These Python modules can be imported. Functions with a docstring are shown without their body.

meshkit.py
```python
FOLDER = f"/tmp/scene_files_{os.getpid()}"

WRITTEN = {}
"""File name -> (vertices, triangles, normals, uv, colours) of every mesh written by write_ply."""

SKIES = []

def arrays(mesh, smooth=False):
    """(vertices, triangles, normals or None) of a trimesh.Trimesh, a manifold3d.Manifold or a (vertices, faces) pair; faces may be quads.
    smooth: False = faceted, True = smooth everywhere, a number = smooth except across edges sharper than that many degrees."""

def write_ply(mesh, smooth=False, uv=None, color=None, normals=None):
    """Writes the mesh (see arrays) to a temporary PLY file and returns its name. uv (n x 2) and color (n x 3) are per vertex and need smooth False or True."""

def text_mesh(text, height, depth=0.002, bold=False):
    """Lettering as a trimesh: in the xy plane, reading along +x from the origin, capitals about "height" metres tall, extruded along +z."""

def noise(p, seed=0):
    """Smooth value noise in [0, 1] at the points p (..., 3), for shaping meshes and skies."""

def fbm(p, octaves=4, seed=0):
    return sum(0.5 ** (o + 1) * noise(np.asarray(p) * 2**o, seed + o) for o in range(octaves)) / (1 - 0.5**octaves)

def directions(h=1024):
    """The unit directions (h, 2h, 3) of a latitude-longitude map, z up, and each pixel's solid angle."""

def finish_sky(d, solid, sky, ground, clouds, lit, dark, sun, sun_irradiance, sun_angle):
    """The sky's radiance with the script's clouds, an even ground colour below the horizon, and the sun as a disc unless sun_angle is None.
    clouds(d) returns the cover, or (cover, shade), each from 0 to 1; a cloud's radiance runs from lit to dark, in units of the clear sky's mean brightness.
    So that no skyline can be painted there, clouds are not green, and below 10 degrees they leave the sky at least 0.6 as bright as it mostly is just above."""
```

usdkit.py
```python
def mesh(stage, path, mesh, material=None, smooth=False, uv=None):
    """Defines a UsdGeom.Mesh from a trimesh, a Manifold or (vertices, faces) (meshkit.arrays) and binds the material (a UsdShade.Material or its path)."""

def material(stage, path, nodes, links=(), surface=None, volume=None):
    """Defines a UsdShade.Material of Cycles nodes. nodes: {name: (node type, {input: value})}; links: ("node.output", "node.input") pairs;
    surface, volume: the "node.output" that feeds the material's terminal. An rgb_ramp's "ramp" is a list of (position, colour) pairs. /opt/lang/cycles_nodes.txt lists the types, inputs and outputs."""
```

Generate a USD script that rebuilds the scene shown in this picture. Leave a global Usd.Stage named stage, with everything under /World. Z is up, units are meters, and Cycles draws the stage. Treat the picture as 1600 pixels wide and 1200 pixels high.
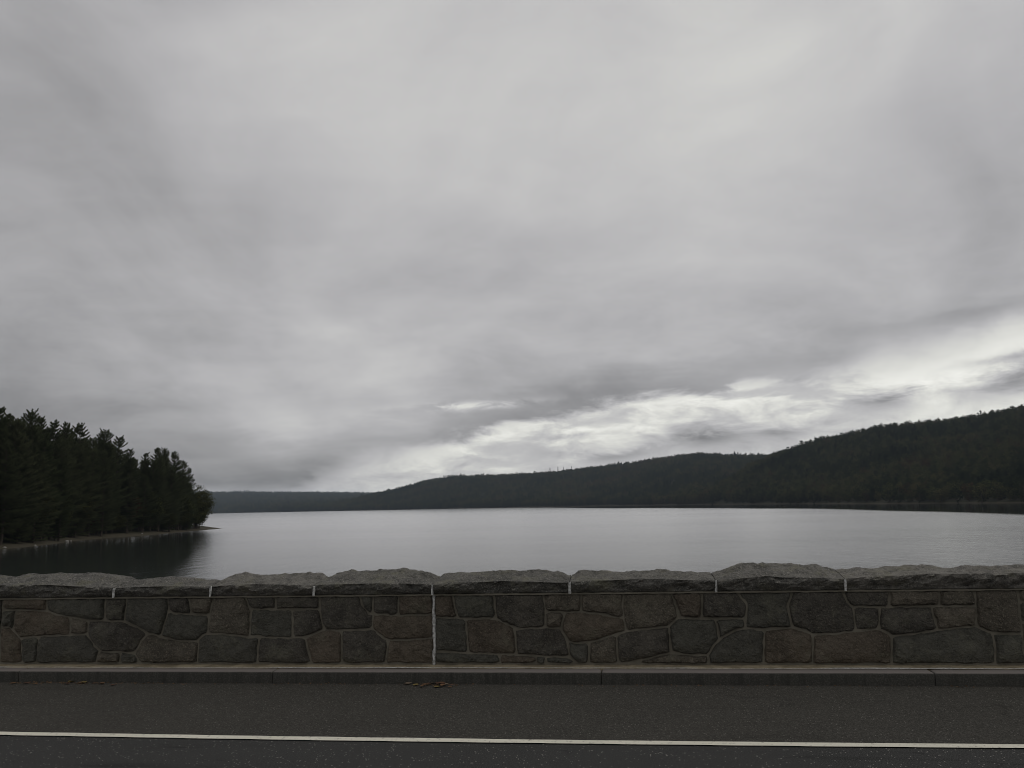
import math, random
import numpy as np, trimesh, usdkit, meshkit
from scipy.spatial import Delaunay
from shapely.geometry import Polygon, Point, LineString
import shapely
from pxr import Usd, UsdGeom, UsdLux, UsdShade, Gf, Sdf, Vt

stage = Usd.Stage.CreateInMemory()
UsdGeom.SetStageUpAxis(stage, "Z"); UsdGeom.SetStageMetersPerUnit(stage, 1.0)
UsdGeom.Xform.Define(stage, "/World"); UsdGeom.Scope.Define(stage, "/World/Looks")
RNG = np.random.default_rng(7)
random.seed(7)

# ------------------------------------------------------------------ camera
EYE = (0.0, 0.0, 1.6)
YAW, PITCH, ROLL = -0.12404591, 0.14676392, -0.02291848
FOCAL_PX = 1280.0                                   # for a picture 1600 px wide
EXPOSURE = 0.0
cam = UsdGeom.Camera.Define(stage, "/World/camera")
cam.CreateHorizontalApertureAttr(36.0); cam.CreateVerticalApertureAttr(27.0)
cam.CreateFocalLengthAttr(36.0 * FOCAL_PX / 1600.0)
cam.CreateClippingRangeAttr(Gf.Vec2f(0.05, 30000)); cam.CreateExposureAttr(EXPOSURE)
_f = np.array([math.sin(YAW) * math.cos(PITCH), math.cos(YAW) * math.cos(PITCH), math.sin(PITCH)])
_r0 = np.array([math.cos(YAW), -math.sin(YAW), 0]); _u0 = np.cross(_r0, _f)
_r = _r0 * math.cos(ROLL) + _u0 * math.sin(ROLL); _u = -_r0 * math.sin(ROLL) + _u0 * math.cos(ROLL)
_m = np.eye(4); _m[0, :3], _m[1, :3], _m[2, :3], _m[3, :3] = _r, _u, -_f, EYE
cam.AddTransformOp().Set(Gf.Matrix4d(_m.tolist()))

# ------------------------------------------------------------------ sky and sun
SUN_AZ, SUN_EL = math.radians(80.0), math.radians(46.0)
SKY_STRENGTH, CLOUD_GAIN = 0.1, 1.0
SUN_INTENSITY, SUN_ANGLE = 0.2, 24.0


class Nodes:
    """Arithmetic on shader nodes: values are numbers or 'node.output' names."""
    def __init__(s): s.n, s.l, s.k = {}, [], 0
    def add(s, kind, values, out):
        s.k += 1; name = f"n{s.k}"; given = {}
        for k, v in values.items():
            if isinstance(v, str) and "." in v: s.l.append((v, f"{name}.{k}"))
            else: given[k] = v
        s.n[name] = (kind, given)
        return f"{name}.{out}"
    def m(s, op, a, b=0.0, c=0.0, clamp=False):
        v = {"math_type": op, "value1": a, "value2": b, "value3": c}
        if clamp: v["use_clamp"] = True
        return s.add("math", v, "value")
    def plus(s, *a):
        out = a[0]
        for b in a[1:]: out = s.m("add", out, b)
        return out
    def times(s, *a):
        out = a[0]
        for b in a[1:]: out = s.m("multiply", out, b)
        return out
    def minus(s, a, b): return s.m("subtract", a, b)
    def step(s, x, a, b):                        # smooth 0..1 as x goes a..b
        return s.add("map_range", {"range_type": "smoothstep", "value": x, "from_min": a, "from_max": b, "to_min": 0.0, "to_max": 1.0, "clamp": True}, "result")
    def mixf(s, f, a, b): return s.plus(s.times(a, s.minus(1.0, f)), s.times(b, f))
    def noise(s, vec, scale, detail=4.0, rough=0.55, dist=0.0):
        return s.add("noise_texture", {"vector": vec, "scale": scale, "detail": detail, "roughness": rough, "distortion": dist}, "fac")
    def mapped(s, vec, scale=(1, 1, 1), loc=(0, 0, 0)):
        return s.add("mapping", {"mapping_type": "point", "vector": vec, "scale": scale, "location": loc}, "vector")
    def ramp(s, fac, stops): return s.add("rgb_ramp", {"fac": fac, "ramp": stops}, "color")
    def make(s, path, surface=None, volume=None): return usdkit.material(stage, path, s.n, s.l, surface=surface, volume=volume)


def sky_material():
    N = Nodes()
    d = N.add("texture_coordinate", {}, "generated")
    xyz = N.add("separate_xyz", {"vector": d}, "x"); node = xyz.split(".")[0]
    x, y, z = node + ".x", node + ".y", node + ".z"
    az = N.times(N.m("arctan2", x, y), 57.29578)
    zc = N.m("maximum", z, 0.0)
    el = N.times(N.m("arcsine", zc), 57.29578)
    # the cloud deck seen in perspective
    inv = N.m("divide", 1.0, N.plus(zc, 0.10))
    deck = N.add("combine_xyz", {"x": N.times(x, inv), "y": N.times(y, inv), "z": 0.0}, "vector")
    nA = N.noise(N.mapped(deck, (0.55, 0.8, 1), (3.1, 1.7, 0)), 1.1, 7.0, 0.56, 0.5)
    nB = N.noise(N.mapped(deck, (0.8, 1.2, 1), (0.3, 5.2, 2)), 1.7, 6.0, 0.5, 0.4)
    nE = N.noise(N.mapped(d, (1, 1, 1.5), (5.2, 1.1, 3.3)), 3.2, 6.0, 0.5, 0.8)
    nC = N.noise(N.mapped(d, (1, 1, 2.6), (0.4, 0.9, 0.2)), 9.0, 6.0, 0.6, 0.4)       # ragged edges low in the sky
    nD = N.noise(N.mapped(d, (1, 1, 2.7), (2.4, 0.1, 1.2)), 15.0, 7.0, 0.62, 0.5)
    a0, b0, c0, d0, e0 = (N.minus(q, 0.5) for q in (nA, nB, nC, nD, nE))
    base = N.plus(0.436, N.times(a0, 0.17), N.times(b0, 0.06), N.times(e0, 0.34), N.times(c0, 0.05), N.times(d0, 0.015))
    base = N.plus(base, N.times(N.step(el, 22.0, 7.0), N.plus(N.times(c0, 0.16), N.times(e0, 0.08))))
    base = N.plus(base, N.times(N.step(el, 9.0, 30.0), 0.06))
    base = N.minus(base, N.times(N.step(az, -14.0, -40.0), N.mixf(N.step(el, 10.0, 28.0), 0.115, 0.075)))
    base = N.minus(base, N.times(N.step(az, 8.0, 24.0), N.mixf(N.step(el, 16.0, 28.0), 0.055, 0.03)))
    # edge of the low cloud bank, and the bright opening under it
    pts = [(-60, 0.0), (-26, 0.0), (-22.5, 0.9), (-20.0, 2.3), (-17.8, 3.5), (-16.1, 4.1), (-11.7, 4.65), (-7.2, 5.55), (-2.7, 6.36), (1.8, 7.13), (5.3, 7.5), (10.4, 7.7), (14.4, 8.0), (18.3, 8.4), (22.0, 8.9), (25.4, 9.3), (60, 10.0)]
    edge = N.times(N.ramp(N.m("divide", N.plus(az, 60.0), 120.0, clamp=True), [((p + 60) / 120, (e / 10,) * 3) for p, e in pts]), 10.0)
    warped = N.plus(el, N.times(c0, 3.0), N.times(d0, 2.4))
    below = N.minus(edge, warped)                           # > 0 in the opening
    crisp = N.step(az, 6.0, 16.0)                            # the edge dissolves to the right
    opening = N.mixf(crisp, N.mixf(N.step(az, -17.0, -7.0), N.step(below, -0.7, 1.6), N.step(below, -0.35, 0.7)), N.step(below, -1.6, 2.0))
    opening = N.times(opening, N.step(el, -0.5, 0.2), N.step(az, 75.0, 45.0))
    # underside of the bank: dark just above the edge
    bank = N.times(N.step(below, -3.4, -0.5), N.step(az, -48.0, -28.0), N.step(az, 22.0, 4.0))
    base = N.minus(base, N.times(bank, N.plus(0.125, N.times(c0, 0.34))))
    # left bank, its paler foot and puffy upper rim
    low = N.times(N.step(el, 5.6, 3.2), N.step(el, 0.7, 2.2), N.step(N.plus(az, N.times(c0, 6.0)), -16.5, -22.5))
    base = N.minus(base, N.times(low, N.plus(0.045, N.times(c0, 0.20))))
    foot = N.times(N.step(N.plus(el, N.times(c0, 0.8)), 1.9, 1.0), N.step(N.plus(az, N.times(c0, 6.0)), -13.0, -22.0))
    base = N.plus(base, N.times(foot, 0.10))
    rim_az = N.m("divide", N.plus(az, 23.5), 4.2); rim_el = N.m("divide", N.minus(N.plus(el, N.times(c0, 2.6)), 5.7), 0.9)
    rim = N.m("exponent", N.times(N.plus(N.times(rim_az, rim_az), N.times(rim_el, rim_el)), -1.0))
    base = N.plus(base, N.times(rim, 0.085))
    # light inside the opening
    glow = N.plus(0.585, N.times(N.step(below, 2.9, 0.3), N.step(az, -20.5, -9.0), 0.27), N.times(d0, 0.70), N.times(c0, 0.50))
    glow = N.plus(glow, N.times(N.step(az, 12.0, 24.0), 0.13))

    def blob(ca, ce, wa, we, tilt, warp):
        da = N.minus(az, ca); de = N.minus(N.minus(N.plus(el, N.times(d0, warp), N.times(c0, warp)), ce), N.times(da, tilt))
        p, q = N.m("divide", da, wa), N.m("divide", de, we)
        return N.m("exponent", N.times(N.plus(N.times(p, p), N.times(q, q)), -1.0))
    wisps = N.plus(N.times(blob(6.2, 4.1, 2.6, 0.62, 0.06, 1.6), 0.30), N.times(blob(0.2, 3.2, 2.4, 0.55, 0.12, 1.9), 0.24), N.times(blob(17.6, 6.2, 2.2, 0.75, 0.10, 1.9), 0.34),
                   N.times(blob(24.5, 6.6, 2.6, 0.8, 0.05, 1.2), 0.36), N.times(blob(-2.7, 4.75, 2.1, 0.22, 0.05, 0.4), 0.24), N.times(blob(11.0, 4.3, 1.5, 0.4, 0.0, 1.4), 0.22), N.times(blob(25.0, 8.1, 3.0, 0.28, 0.08, 0.5), 0.30))
    nF = N.noise(N.mapped(d, (1, 1, 3.2), (7.4, 2.1, 0.2)), 7.5, 7.0, 0.6, 0.7)
    patchy = N.times(N.step(nF, 0.50, 0.66), N.step(el, 1.0, 3.0))
    glow = N.minus(N.mixf(N.times(patchy, 0.75), glow, 0.47), wisps)
    val = N.mixf(opening, base, glow)
    gap = N.times(blob(-10.6, 6.98, 4.6, 0.26, 0.055, 0.75), N.step(d0, -0.12, 0.10))
    val = N.plus(val, N.times(gap, 0.36))
    val = N.minus(val, N.times(blob(22.5, 11.0, 5.0, 0.45, 0.07, 0.8), 0.07))
    val = N.plus(val, N.times(blob(26.0, 9.7, 6.0, 0.7, 0.07, 1.0), 0.10))
    val = N.plus(val, N.times(blob(4.0, 27.0, 24.0, 11.0, 0.0, 3.0), 0.075))
    val = N.m("maximum", val, 0.2)
    warm = N.step(val, 0.42, 0.75)
    grey = N.add("mix_color", {"blend_type": "mix", "fac": warm, "a": (1.008, 0.991, 1.006), "b": (1.02, 1.015, 0.955)}, "result")
    cloud = N.add("vector_math", {"math_type": "scale", "vector1": grey, "scale": N.times(val, CLOUD_GAIN / SKY_STRENGTH)}, "vector")
    sky = N.add("sky_texture", {"sky_type": "single_scattering", "sun_disc": False, "sun_elevation": SUN_EL, "sun_rotation": SUN_AZ}, "color")
    col = N.add("mix_color", {"blend_type": "mix", "fac": 0.97, "a": sky, "b": cloud}, "result")
    bg = N.add("background_shader", {"color": col, "strength": SKY_STRENGTH}, "background")
    return N.make("/World/Looks/sky", surface=bg)


dome = UsdLux.DomeLight.Define(stage, "/World/sky")
UsdShade.MaterialBindingAPI.Apply(dome.GetPrim()).Bind(sky_material())
sun = UsdLux.DistantLight.Define(stage, "/World/sun")
sun.CreateIntensityAttr(SUN_INTENSITY); sun.CreateAngleAttr(SUN_ANGLE); sun.CreateNormalizeAttr(True); sun.CreateColorAttr(Gf.Vec3f(1.0, 0.97, 0.92))
sun.AddRotateXYZOp().Set(Gf.Vec3f(math.degrees(math.pi / 2 - SUN_EL), 0, 180 - math.degrees(SUN_AZ)))

# ------------------------------------------------------------------ helpers
USED = {}


def numbered(name, parent="/World"):
    k = USED.get((parent, name), 0); USED[(parent, name)] = k + 1
    return f"{parent}/{name}" if k == 0 else f"{parent}/{name}_{k:03d}"


def data(prim, **kw):
    for k, v in kw.items():
        if v is not None: prim.SetCustomDataByKey(k, v)
    return prim


def obj(name, mesh, material, parent="/World", smooth=False, **kw):
    p = usdkit.mesh(stage, numbered(name, parent), mesh, material, smooth)
    data(p.GetPrim(), **kw)
    return p


def thing(name, label, category, loc=(0, 0, 0), rotz=0.0, scale=None, group=None, ref=None):
    x = UsdGeom.Xform.Define(stage, numbered(name))
    x.AddTranslateOp().Set(Gf.Vec3d(*map(float, loc))); x.AddRotateZOp().Set(float(rotz))
    if scale is not None: x.AddScaleOp().Set(Gf.Vec3f(*map(float, scale)))
    if ref:
        x.GetPrim().GetReferences().AddInternalReference(ref); x.GetPrim().SetInstanceable(True)
    data(x.GetPrim(), label=label, category=category, group=group)
    return str(x.GetPath())


def kind_of(name):                                           # a class prim that copies reference
    p = stage.CreateClassPrim(f"/World/{name}")
    p.SetTypeName("Xform")
    return str(p.GetPath())


def principled(path, color, rough=0.8, bump=None, spec=0.4):
    """color: function(N, pos) -> 'node.output' or a tuple; bump: list of (scale, strength distance)"""
    N = Nodes(); pos = N.add("geometry", {}, "position")
    c = color(N, pos) if callable(color) else color
    v = {"base_color": c, "roughness": rough, "specular_ior_level": spec}
    if bump:
        h = 0.0
        for sc, amp in bump: h = N.plus(h, N.times(N.noise(pos, sc, 4.0, 0.6), amp))
        v["normal"] = N.add("bump", {"height": h, "strength": 1.0, "distance": 1.0}, "normal")
    return N.make("/World/Looks/" + path, surface=N.add("principled_bsdf", v, "BSDF"))


def mixc(N, f, a, b, mode="mix"): return N.add("mix_color", {"blend_type": mode, "fac": f, "a": a, "b": b}, "result")


def stone_material(name, c1, c2, lichen, bump):
    def col(N, pos):
        rnd = N.add("object_info", {}, "random")
        c = mixc(N, rnd, c1, c2)
        n = N.noise(pos, 9.0, 5.0, 0.65); c = mixc(N, N.step(n, 0.35, 0.75), c, tuple(0.62 * v for v in c1))
        st = N.noise(N.mapped(pos, (3.2, 1, 0.55), (3, 0, 7)), 1.0, 6.0, 0.65); c = mixc(N, N.times(N.step(st, 0.50, 0.66), 0.55), c, tuple(0.45 * v for v in c1))
        n2 = N.noise(pos, 70.0, 3.0, 0.6); c = mixc(N, N.step(n2, 0.5, 0.72), c, tuple(1.45 * v for v in c2))
        n3 = N.noise(pos, 4.0, 6.0, 0.7); c = mixc(N, N.times(N.step(n3, 0.50, 0.68), lichen), c, (0.15, 0.145, 0.105))
        return c
    return principled(name, col, 0.85, bump, 0.3)


M_STONE = [stone_material(f"wall_stone_{i}", a, b, 0.35, [(7, 0.055), (26, 0.030), (80, 0.009)]) for i, (a, b) in enumerate([
    ((0.089, 0.079, 0.061), (0.118, 0.103, 0.079)), ((0.065, 0.060, 0.050), (0.082, 0.074, 0.060)), ((0.110, 0.091, 0.067), (0.094, 0.078, 0.059)), ((0.084, 0.082, 0.066), (0.067, 0.064, 0.053))])]
M_COPING = stone_material("coping_stone", (0.098, 0.096, 0.086), (0.172, 0.162, 0.142), 0.8, [(12, 0.045), (38, 0.026), (110, 0.007)])
M_MORTAR = principled("mortar", lambda N, p: mixc(N, N.noise(p, 11.0, 5.0, 0.65), (0.09, 0.083, 0.064), (0.235, 0.215, 0.17)), 0.9, [(50, 0.006)], 0.2)
M_PALE = principled("pale_sealant", lambda N, p: mixc(N, N.step(N.noise(p, 40.0, 4.0, 0.7), 0.35, 0.6), (0.22, 0.22, 0.205), (0.52, 0.52, 0.50)), 0.7, [(70, 0.004)], 0.3)
M_KERB = principled("kerb_granite", lambda N, p: mixc(N, N.step(N.plus(N.add("separate_xyz", {"vector": p}, "z"), N.times(N.minus(N.noise(p, 16.0, 4.0), 0.5), 0.006)), 0.100, 0.108), mixc(N, N.times(N.step(N.noise(N.mapped(p, (14, 1, 0.8)), 1.0, 4.0, 0.6), 0.45, 0.7), 0.7), mixc(N, N.step(N.noise(p, 90.0, 2.0), 0.45, 0.65), (0.042, 0.041, 0.035), (0.068, 0.065, 0.056)), (0.026, 0.026, 0.022)), (0.155, 0.138, 0.128)), 0.9, [(60, 0.004)], 0.3)  # dusty top colour by height; also paints in lit top against shaded front
M_LEDGE = principled("ledge_sand", lambda N, p: mixc(N, N.step(N.noise(p, 6.0, 6.0, 0.7), 0.4, 0.6), (0.20, 0.168, 0.11), (0.33, 0.28, 0.19)), 0.95, [(30, 0.01)], 0.2)


def asphalt(name, c1, c2, speck, blotch):
    def col(N, pos):
        c = mixc(N, N.noise(pos, 1.3, 5.0, 0.6), c1, c2)
        c = mixc(N, N.times(N.step(N.noise(pos, 120.0, 2.0, 0.5), 0.42, 0.66), 0.8), c, tuple(2.1 * v for v in c2))
        v = N.add("voronoi_texture", {"vector": pos, "scale": 62.0, "randomness": 1.0}, "distance"); rnd = v.split(".")[0] + ".color"
        pick = N.step(N.add("rgb_to_bw", {"color": rnd}, "val"), 0.73, 0.80)
        c = mixc(N, N.times(pick, N.step(v, 0.30, 0.16), speck), c, (0.38, 0.36, 0.33))
        wpos = N.add('vector_math', {'math_type': 'add', 'vector1': pos, 'vector2': N.add('vector_math', {'math_type': 'scale', 'vector1': N.add('noise_texture', {'vector': pos, 'scale': 5.0, 'detail': 5.0}, 'color'), 'scale': 0.22}, 'vector')}, 'vector')
        ck = N.add('voronoi_texture', {'vector': N.mapped(wpos, (0.5, 1.1, 1)), 'scale': 1.6, 'feature': 'distance_to_edge'}, 'distance')
        c = mixc(N, N.times(N.step(ck, 0.016, 0.004), N.step(N.noise(pos, 0.8, 3.0), 0.50, 0.60), blotch), c, (0.008, 0.008, 0.008))
        s = N.noise(N.mapped(pos, (0.35, 3.0, 1)), 1.2, 6.0, 0.65)
        c = mixc(N, N.times(N.step(s, 0.56, 0.74), blotch), c, tuple(0.45 * v for v in c1))
        return c
    return principled(name, col, 0.95, [(130, 0.0025), (45, 0.003)], 0.06)


M_ROAD = asphalt("asphalt_lane", (0.0245, 0.0247, 0.0238), (0.0365, 0.0366, 0.0352), 1.0, 0.6)
M_SHOULDER = asphalt("asphalt_shoulder", (0.0285, 0.0272, 0.0240), (0.0395, 0.0378, 0.0332), 0.6, 0.25)
M_LINE = principled("line_paint", lambda N, p: mixc(N, N.step(N.noise(p, 28.0, 6.0, 0.75), 0.54, 0.70), mixc(N, N.noise(p, 3.0, 4.0), (0.52, 0.50, 0.41), (0.68, 0.655, 0.55)), (0.16, 0.15, 0.13)), 0.6, [(120, 0.002)], 0.4)
M_EMBANK = principled("embankment_rock", lambda N, p: mixc(N, N.noise(p, 1.2, 6.0, 0.7), (0.10, 0.10, 0.09), (0.25, 0.24, 0.22)), 0.9, [(1.5, 0.3)], 0.2)
M_GRASS = principled("embankment_grass", lambda N, p: mixc(N, N.noise(p, 0.8, 6.0, 0.7), (0.035, 0.05, 0.018), (0.07, 0.085, 0.03)), 0.95, [(6.0, 0.05)], 0.2)


def ground_color(N, pos):
    z = N.add("separate_xyz", {"vector": pos}, "z")
    h = N.plus(z, N.times(N.minus(N.noise(pos, 0.12, 5.0, 0.65), 0.5), 1.6))
    shore = mixc(N, N.noise(pos, 0.9, 6.0, 0.7), (0.034, 0.030, 0.019), (0.075, 0.064, 0.042))
    floor = mixc(N, N.noise(pos, 0.25, 6.0, 0.65), (0.020, 0.019, 0.011), (0.036, 0.036, 0.018))
    return mixc(N, N.step(h, -4.9, -4.3), shore, floor)


M_GROUND = principled("forest_ground", ground_color, 0.95, [(1.3, 0.12)], 0.2)


def leaf_material(name, c1, c2, trans=0.3):
    N = Nodes()
    rnd = N.add("object_info", {}, "random"); isl = N.add("geometry", {}, "random_per_island")
    c = mixc(N, rnd, c1, c2)
    c = N.add("hsv", {"color": c, "value": N.plus(0.65, N.times(isl, 0.7)), "hue": N.plus(0.49, N.times(isl, 0.02)), "saturation": 1.0, "fac": 1.0}, "color")
    a = N.add("diffuse_bsdf", {"color": c}, "BSDF"); b = N.add("translucent_bsdf", {"color": c}, "BSDF")
    return N.make("/World/Looks/" + name, surface=N.add("mix_closure", {"fac": trans, "closure1": a, "closure2": b}, "closure"))


M_PINE = leaf_material("pine_needles", (0.084, 0.106, 0.052), (0.116, 0.130, 0.070), 0.45)
M_EDGE = leaf_material("edge_leaves", (0.060, 0.072, 0.030), (0.095, 0.100, 0.038))
M_RUST = leaf_material("rust_leaves", (0.105, 0.062, 0.038), (0.090, 0.068, 0.036))
M_BARK = principled("bark", lambda N, p: mixc(N, N.noise(N.mapped(p, (6, 6, 1)), 1.0, 4.0), (0.035, 0.028, 0.022), (0.08, 0.065, 0.05)), 0.95, None, 0.2)
FOREST_TONES = [((0.026, 0.038, 0.018), (0.034, 0.045, 0.021)), ((0.070, 0.080, 0.034), (0.084, 0.090, 0.037)), ((0.014, 0.023, 0.013), (0.019, 0.028, 0.015)), ((0.096, 0.094, 0.040), (0.108, 0.100, 0.043)), ((0.080, 0.054, 0.028), (0.068, 0.052, 0.028)), ((0.036, 0.050, 0.022), (0.044, 0.054, 0.024))]
M_FOREST = [leaf_material(f"forest_leaves_{i}", a, b) for i, (a, b) in enumerate(FOREST_TONES)]

# ------------------------------------------------------------------ terrain
WATER = -5.4
SHORE_L = [(-118, 30), (-126, 80), (-134, 125), (-135, 158), (-135, 167), (-136, 178), (-141, 194), (-147, 208), (-151, 222), (-153, 235), (-153, 248), (-153, 261), (-157, 284), (-161, 304), (-164, 319), (-166, 333), (-170, 338), (-180, 341), (-196, 352), (-225, 385), (-300, 440), (-460, 520), (-800, 640), (-1600, 900), (-1600, -400), (-118, -400)]
POLY_L = Polygon(SHORE_L); shapely.prepare(POLY_L); RING_L = LineString(SHORE_L + SHORE_L[:1]); shapely.prepare(RING_L)
SHORE_R = [(-60, 5200), (-32, 5000), (-27, 4300), (-25, 4000), (-21, 3500), (-17, 3000), (-10, 2450), (-5, 2200), (-0.6, 2000), (4, 1650), (10, 1250), (17, 900), (24.9, 700), (33, 570), (45, 430), (62, 320), (85, 250), (120, 240)]


def tab(az, pts): return np.interp(az, [p[0] for p in pts], [p[1] for p in pts])


def shore_r(az):
    az = np.asarray(az, float)
    return tab(az, SHORE_R) * (1 + (meshkit.fbm(np.stack([az * 0.9, np.zeros_like(az), np.zeros_like(az)], -1), 4, 5) - 0.5) * 0.05)


TREE_H = 17.0
#  ridge tables: azimuth -> (distance, skyline elevation)
RIDGE_A = [(4, 1500, 0.0), (7, 1560, 1.1), (9, 1620, 2.2), (10.5, 1660, 2.80), (11.7, 1680, 3.15), (14.1, 1680, 3.80), (17.2, 1640, 4.33), (19.8, 1600, 4.46), (22.6, 1560, 4.62), (25, 1520, 4.95), (30, 1400, 5.7), (40, 1200, 6.6), (60, 1000, 7.0), (90, 900, 6.0), (120, 900, 3.0)]
RIDGE_B = [(-24, 3500, 0.0), (-20.4, 3450, 0.10), (-18.7, 3450, 0.42), (-17, 3400, 0.86), (-15.2, 3400, 1.18), (-13.5, 3350, 1.63), (-11.7, 3300, 1.93), (-9.9, 3250, 2.00), (-6.4, 3150, 2.10), (-2.8, 3050, 2.32), (-0.6, 2950, 2.53), (1.6, 2850, 2.72), (4.2, 2750, 3.03), (5.9, 2700, 3.07), (9.3, 2650, 2.86), (14, 2600, 2.6), (25, 2500, 2.0), (60, 2400, 1.5)]
RIDGE_C = [(-60, 6700, 1.4), (-34, 6600, 1.35), (-27.3, 6500, 1.25), (-24.5, 6500, 1.18), (-20.4, 6500, 1.08), (-17, 6500, 0.95), (-10, 6500, 0.8), (10, 6500, 0.5), (60, 6500, 0.3)]


def hill(az, r, ridge, trees):
    R = np.interp(az, [p[0] for p in ridge], [p[1] for p in ridge]); E = np.interp(az, [p[0] for p in ridge], [p[2] for p in ridge])
    top = np.maximum(1.6 + R * np.tan(np.radians(E)) - trees - WATER, 0)
    S = tab(az, SHORE_R)
    t = np.clip((r - S) / np.maximum(R - S, 100), 0, None)
    up = np.where(t < 1, 0.72 * t ** 1.25 + 0.28 * (0.5 - 0.5 * np.cos(np.pi * np.minimum(t, 1))), 1 - 0.25 * np.minimum(t - 1, 2) ** 2)
    return top * np.maximum(up, 0)


def terrain(x, y):
    x, y = np.asarray(x, float), np.asarray(y, float)
    r = np.hypot(x, y); az = np.degrees(np.arctan2(x, y))
    p3 = np.stack([x, y, np.zeros_like(x)], -1)
    rough = meshkit.fbm(p3 / 260.0, 5, 3) - 0.5; fine = meshkit.fbm(p3 / 22.0, 3, 9) - 0.5
    h = np.full(x.shape, -11.0)
    # left peninsula
    inside = shapely.contains_xy(POLY_L, x, y); dist = shapely.distance(RING_L, shapely.points(x, y))
    sd = np.where(inside, dist, -dist)
    sdn = sd + fine * 3.0 * np.clip(np.abs(sd) / 6, 0, 1)
    hl = np.where(sdn < 12, sdn * 0.16, 1.92 + (sdn - 12) * 0.07)
    hl = np.where(sd > 0, np.minimum(hl, 11) + fine * 0.6 * np.clip(sd / 8, 0, 1), np.maximum(sd * 0.12, -8))
    h = np.maximum(h, WATER + hl)
    # right shore and hills
    S2 = shore_r(az)
    front = (az > -62) & (az < 120) & (y > -300)
    into = r - S2
    beach = np.where(into > 0, np.minimum(into * 0.30, 1.6 + np.minimum(into, 400) * 0.012), np.maximum(into * 0.05, -8))
    hills = np.maximum.reduce([hill(az, r, RIDGE_A, TREE_H), hill(az, r, RIDGE_B, TREE_H), hill(az, r, RIDGE_C, TREE_H + 4)])
    relief = rough * np.clip(hills, 0, 90) * 0.16 * np.clip(into / 300, 0, 1)
    hr = np.where(into > 0, beach + hills + relief, beach)
    h = np.where(front, np.maximum(h, WATER + hr), h)
    back = (y < -20)
    hb = -22 + 70 * np.clip((r - 500) / 2200, 0, 1) + rough * 30
    h = np.where(back & ~inside & ~((az > 60) & (az < 120)), np.maximum(hb, -30), h)
    return np.where(r < 60, np.minimum(h, -11), h)


def polar(az, r):
    A, R = np.meshgrid(np.radians(az), r, indexing="ij"); X, Y = R * np.sin(A), R * np.cos(A)
    n, m = A.shape; i, j = np.meshgrid(np.arange(n - 1), np.arange(m - 1), indexing="ij"); a = i * m + j
    F = np.stack([a, a + 1, a + m + 1, a + m], -1).reshape(-1, 4)
    F = np.vstack([F[:, [0, 1, 2]], F[:, [0, 2, 3]]])
    return X, Y, F


def upward(v, f):
    n = np.cross(v[f[:, 1]] - v[f[:, 0]], v[f[:, 2]] - v[f[:, 0]])[:, 2]
    f = f.copy(); f[n < 0] = f[n < 0][:, ::-1]; return f


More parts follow.
